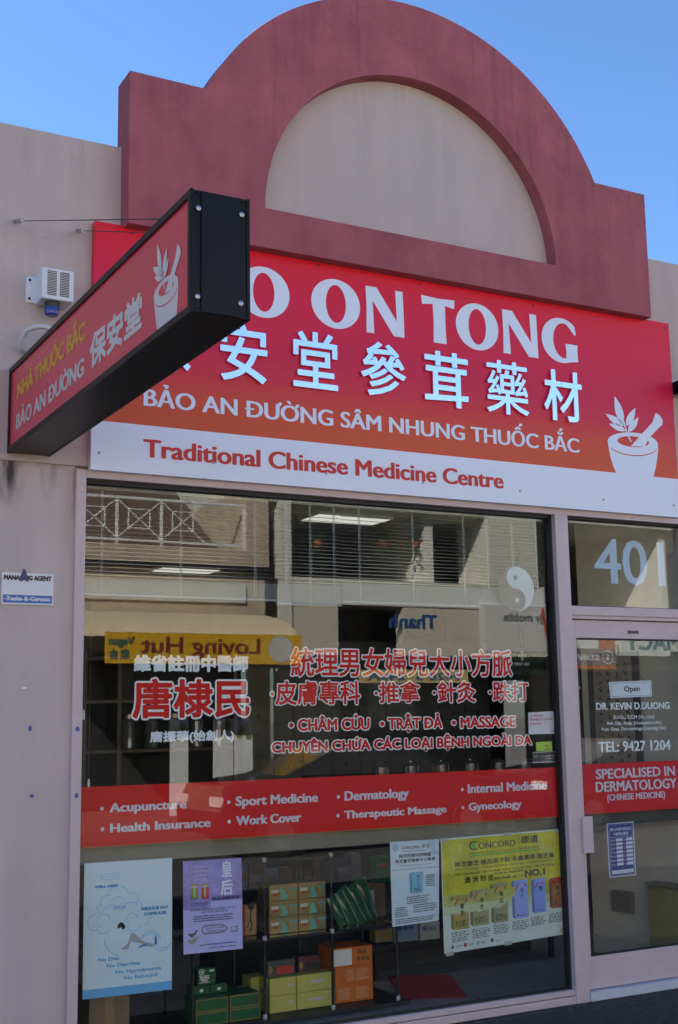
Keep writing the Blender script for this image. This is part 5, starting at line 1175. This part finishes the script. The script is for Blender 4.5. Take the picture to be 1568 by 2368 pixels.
mb = MB(); text_mb(mb, 'Loving Hut', fp, X(608), X(330), z0+H_*.34, z0+H_*.86, (.012, .005), 0, .003); mb.build('lettering', mat('maroon_letter', (.22, .03, .025), .5), ys)
mb = MB(); text_mb(mb, 'Vegan', fp, X(317), X(256), z0+H_*.58, z0+H_*.86, (.010, .005), 0, .003); text_mb(mb, '素食', fp, X(306), X(256), z0+H_*.12, z0+H_*.46, (.004, .004), 0, .003, full=True); mb.build('lettering', mat('teal_letter', (.03, .12, .11), .5), ys)
c = (X(655), (z0+z1)/2+.01); mb = MB(); mb.flat(disc_pts(c, .24, n=32), fp, .003)
mb.build('disc', mat('disc_pale', (.62, .60, .58), .5), ys)
# white menu boards leaning by the restaurant front
for k, (u0, u1, v0, v1) in enumerate(((690-290, 441, 1790, 1662), (500, 545, 1790, 1662), (548, 590, 1790, 1662))):
    xa, xb_ = O_(u0, 1700, 15)[0], O_(u1, 1700, 15)[0]; za = .05; zb2 = O_(u0, v1, 15)[1]
    t = thing('menu_board', ((xa+xb_)/2, -15, za), ['tall white menu board with food pictures, nearest the column', 'tall white menu board, the middle one of three', 'tall white menu board beside the parked car'][k], 'menu board', 'menu boards across the street')
    MB().box(xa, xb_, -15.04, -15, -.04, zb2).build('board', M['white'], t)
    mb = MB(); rr_ = random.Random(k)
    for j in range(7): mb.flat(disc_pts((-rr_.uniform(xa+.08, xb_-.08), zb2-rr_.uniform(.08, .32)), rr_.uniform(.05, .08), n=10), facing_shop(-15), .003+.0005*j, j % 3)
    mb.build('printed_food', [mat('food_red', (.45, .10, .05), .5), mat('food_yellow', (.5, .38, .12), .5), mat('food_green', (.2, .3, .08), .5)], t)
# modern building with an open upper storey
mo = thing('modern_building', (14.7, -20, 0), 'pale modern building across the street with a deep shaded upper balcony', 'building')
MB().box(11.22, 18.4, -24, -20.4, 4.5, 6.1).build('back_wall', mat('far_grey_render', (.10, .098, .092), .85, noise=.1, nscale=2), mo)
MB().box(11.05, 18.4, -24, FY+.0, 6.1, 7.3).box(11.22, 11.5, FY-.3, FY+.04, -.1, 6.1).box(15.0, 15.2, -20.4, FY-.25, 4.5, 6.1).box(16.5, 17.9, -18.2, FY+.03, 4.5, 6.1).build('frame', pale, mo)
MB().box(11.5, 18.4, -20.4, FY+.02, 3.97, 4.52).build('balcony_front', pale, mo)
MB().box(11.5, 12.6, FY-.3, FY, -.1, 3.97).box(14.2, 18.4, FY-.3, FY, 2.6, 3.97).box(17.6, 18.4, FY-.3, FY-.001, -.1, 2.6).build('lower_wall', mat('far_cream_panel', (.62, .57, .46), .85, noise=.05, nscale=2), mo)
MB().box(12.6, 17.6, -18.2, -18.1, -.1, 3.97).build('shopfront', dark, mo)
mb = MB(); fp = facing_shop(FY); X = lambda u: -O_(u, 1440, 17)[0]
text_mb(mb, 'Thanh', fp, X(1017), X(905), O_(980, 1452)[1], O_(980, 1420)[1], (.02, .01), 0, .01); mb.build('lettering', mat('blue_letter', (.02, .09, .26), .5), mo)
MB().box(10.2, 18.4, FY+.02, -13.6, 2.62, 2.72).build('verandah', gut, mo)  # verandah slab, its left end extended past the building to block sun
fs2 = thing('verandah_sign', (12.6, -13.6, 2.2), 'narrow yellow telephone sign under the verandah across the street', 'sign')
x0, z1 = O_(840, 1556, 13.6); x1, z0 = O_(1090, 1578, 13.6)
MB().box(x0, x1, -13.65, -13.6, z0, z0+.24).build('panel', mat('straw_yellow', (.62, .48, .20), .5), fs2)
mb = MB(); fp = facing_shop(-13.6); text_mb(mb, '9428 5  246A', fp, -x1+.15, -x0-.15, z0+.05, z0+.19, (.008, .004), 0, .003); mb.build('lettering', mat('blue_letter', (.02, .09, .26), .5), fs2)
MB().box(x0+.2, x0+.23, -13.64, -13.61, z0+.241, 2.618).box(x1-.23, x1-.2, -13.64, -13.61, z0+.241, 2.618).build('hanger', M['wire'], fs2)
jv = thing('phone_shop_sign', (15.1, -14, 2.8), 'square white phone shop light box with a red tick across the street', 'sign')
x0, z1 = O_(1127, 1378, 14); x1, z0 = O_(1282, 1507, 14)
MB().box(x0, x1, -14.2, -14.0, z0, z1).build('panel', mat('jv_white', (.70, .69, .66), .5), jv); fp = facing_shop(-14.0)
mb = MB(); X = lambda u: -O_(u, 1430, 14)[0]; text_mb(mb, 'jv mobile', fp, X(1262), X(1172), O_(1200, 1436, 14)[1], O_(1200, 1415, 14)[1], (.008, .006), 0, .004); mb.build('lettering', mat('grey_letter', (.12, .12, .13), .5), jv)
mb = MB(); stroke(mb, [(X(1280), O_(1280, 1410, 14)[1]), (X(1270), O_(1270, 1470, 14)[1]), (X(1262), O_(1262, 1405, 14)[1])], .07, fp, .004); mb.build('tick', mat('tick_red', (.55, .06, .02), .5), jv)
# hanging baskets on the balcony
leafm = mat('basket_leaves', (.03, .07, .03), .7, noise=.4, nscale=20)
for k, u in enumerate((740, 893, 966)):
    x, z = O_(u, 1256, 17.5); t = thing('hanging_basket', (x, -17.5, z), 'terracotta hanging basket with trailing leaves, ' + ['left', 'middle', 'right'][k] + ' of three on the balcony', 'hanging basket', 'hanging baskets')
    mb = MB(); mb.lathe((x, -17.5, z-.08), [(.07, 0), (.10, .16)], 12); mb.build('pot', mat('terracotta', (.45, .14, .05), .7), t)
    mb = MB(); rr_ = random.Random(k)
    for j in range(140):
        a = rr_.uniform(0, 6.28); r_ = rr_.uniform(.04, .2); dz_ = rr_.uniform(-.6, .22) if r_ > .1 else rr_.uniform(.06, .25)
        p = Vector((x+r_*math.cos(a), -17.5+r_*math.sin(a), z+dz_)); q = Vector((rr_.uniform(-1, 1), rr_.uniform(-1, 1), rr_.uniform(-1, 1))).normalized()*.05; w2 = q.orthogonal().normalized()*.025
        mb.add([p-q, p+w2, p+q, p-w2], [(0, 1, 2, 3)])
    mb.build('leaves', leafm, t); MB().tube([(x, -17.5, z+.08), (x, -17.5, 6.1)], .006, 5).build('chain', M['wire'], t)
# pharmacy to the right
pb = thing('pharmacy_building', (24, -20, 0), 'long pale pharmacy building across the street', 'building')
MB().box(18.45, 32, -24, FY, 2.6, 3.95).box(18.45, 32, -24, FY, 6.1, 7.2).box(21.9, 22.1, -20.4, FY-.2, 3.95, 6.1).box(18.45, 18.8, -20.4, FY-.1, 3.95, 6.1).box(18.45, 19, -17.3, FY, -.1, 2.6).box(31, 32, -17.3, FY, -.1, 2.6).build('wall', pale, pb); MB().box(19, 31, -17.5, -17.45, -.1, 2.6).build('shopfront', dark, pb)
MB().box(18.45, 32, FY+.001, -13.4, 2.75, 2.85).build('verandah', gut, pb)
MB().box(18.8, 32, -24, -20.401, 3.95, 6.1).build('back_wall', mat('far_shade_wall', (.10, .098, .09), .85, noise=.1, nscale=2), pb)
ph = thing('pharmacy_sign', (17.5, -12.6, 2.5), 'white pharmacy banner with teal lettering across the street', 'sign')
x0, z1 = O_(1440, 1456, 13.4); z0 = O_(1440, 1515, 13.4)[1]
MB().box(x0, x0+4.2, -13.5, -13.4, z0, z1+.1).build('panel', mat('pharmacy_white', (.66, .70, .68), .5), ph)
mb = MB(); text_mb(mb, 'PHARMACY', facing_shop(-13.4), -x0-3.0, -x0-.12, z0+.12, z0+.44, (.022, .01), 0, .004); mb.build('lettering', mat('pharmacy_teal', (.03, .20, .20), .5), ph)
MB().box(x0+3.9, x0+3.95, -13.48, -13.42, -.05, z0-.001).box(x0+.1, x0+.15, -13.48, -13.42, -.05, z0-.001).build('post', M['wire'], ph)
ss = thing('orange_shop_sign', (15.4, -13, 2.4), 'grey and orange shop sign with a circled S across the street', 'sign')
x0, z1 = O_(1322, 1502, 13.2); x1, z0 = O_(1432, 1538, 13.2)
MB().box(x0, x1, -13.3, -13.2, z0, z0+.33).build('panel', mat('sign_mauve', (.22, .17, .18), .5), ss); MB().box(x0, x1, -13.3, -13.195, z0-.07, z0-.001).box(x1-.42, x1, -13.3, -13.2, z0+.331, z0+.75).build('orange_band', mat('sign_orange', (.62, .14, .02), .5), ss); MB().box(x0, x1-.421, -13.3, -13.2, z0+.331, z0+.75).build('white_panel', M['white'], ss)
fp = facing_shop(-13.2); mb = MB(); text_mb(mb, 'steve', fp, -x1+.42, -x0-.05, z0+.10, z0+.26, (.008, .005), 0, .003); stroke(mb, [(-x1+.21+.13*math.cos(R(a)), z0+.165+.13*math.sin(R(a))) for a in range(0, 361, 20)], .02, fp, .003); text_mb(mb, 's', fp, -x1+.17, -x1+.25, z0+.10, z0+.28, (.006, .004), 0, .003); mb.build('lettering', M['white'], ss)
MB().box(x0+.3, x0+.34, -13.27, -13.23, -.05, z0-.071).build('post', M['wire'], ss)
# dark saloon cars standing in the street
def saloon(CX, CY2, label, paint):
    car = thing('parked_car', (CX+2.3, CY2, -.17), label, 'car', 'cars standing in the street')
    prof = [(8.0, .22), (12.5, .22), (12.58, .55), (12.45, .80), (11.75, .92), (11.05, 1.30), (9.75, 1.33), (8.95, .98), (8.05, .88), (7.95, .55)]
    prof2 = [(a-8.0+CX, b-.17+.05) for a, b in prof]
    mb = MB()
    def car_place(s, t, d): return (s, CY2-d*(1 if t < .75 else .80), t)
    mb.prism(prof2, car_place, -.85, .85); mb.build('body', paint, car, bevel=.05)
    gl_ = mat('car_glass', (.02, .025, .03), .05)
    for sd in (1, -1):
        mb = MB(); q = [(CX+1.15, .87), (CX+3.5, .84), (CX+2.95, 1.14), (CX+1.8, 1.16)]; mb.add([(a, CY2+sd*.70, b) for a, b in q]+[(a, CY2+sd*.60, b) for a, b in q], [(0, 1, 2, 3), (7, 6, 5, 4)]+[(i, i+4, (i+1) % 4+4, (i+1) % 4) for i in range(4)]); mb.build('side_window', gl_, car)
        for xw in (CX+.75, CX+3.75):
            mb = MB(); mb.lathe((xw, CY2+sd*.78+.1, .14), [(.30, 0), (.31, .02), (.31, .18), (.30, .2)], 20, axis='Y'); wh_ = mb.build('wheel', M['gasket'], car); mb = MB(); mb.lathe((xw, CY2+sd*.78+.11, .14), [(.19, 0), (.19, .222)], 14, axis='Y'); mb.build('rim', M['steel'], wh_)
        MB().box(CX-.07, CX, CY2+sd*.6-.15, CY2+sd*.6+.15, .5, .62).build('headlight', M['white'], car); MB().box(CX+4.40, CX+4.47, CY2+sd*.6-.15, CY2+sd*.6+.15, .5, .62).build('tail_light', mat('tail_red', (.3, .01, .01), .3), car)
cx_ = at(535, 1830, 8.9)[0]
saloon(cx_, -9.8, 'black saloon car standing in the street in front of the shop', mat('car_paint_black', (.012, .014, .018), .25, coat=1))
saloon(cx_+5.3, -9.9, 'dark blue saloon car standing behind the black one', mat('car_paint_blue', (.01, .016, .035), .25, coat=1))
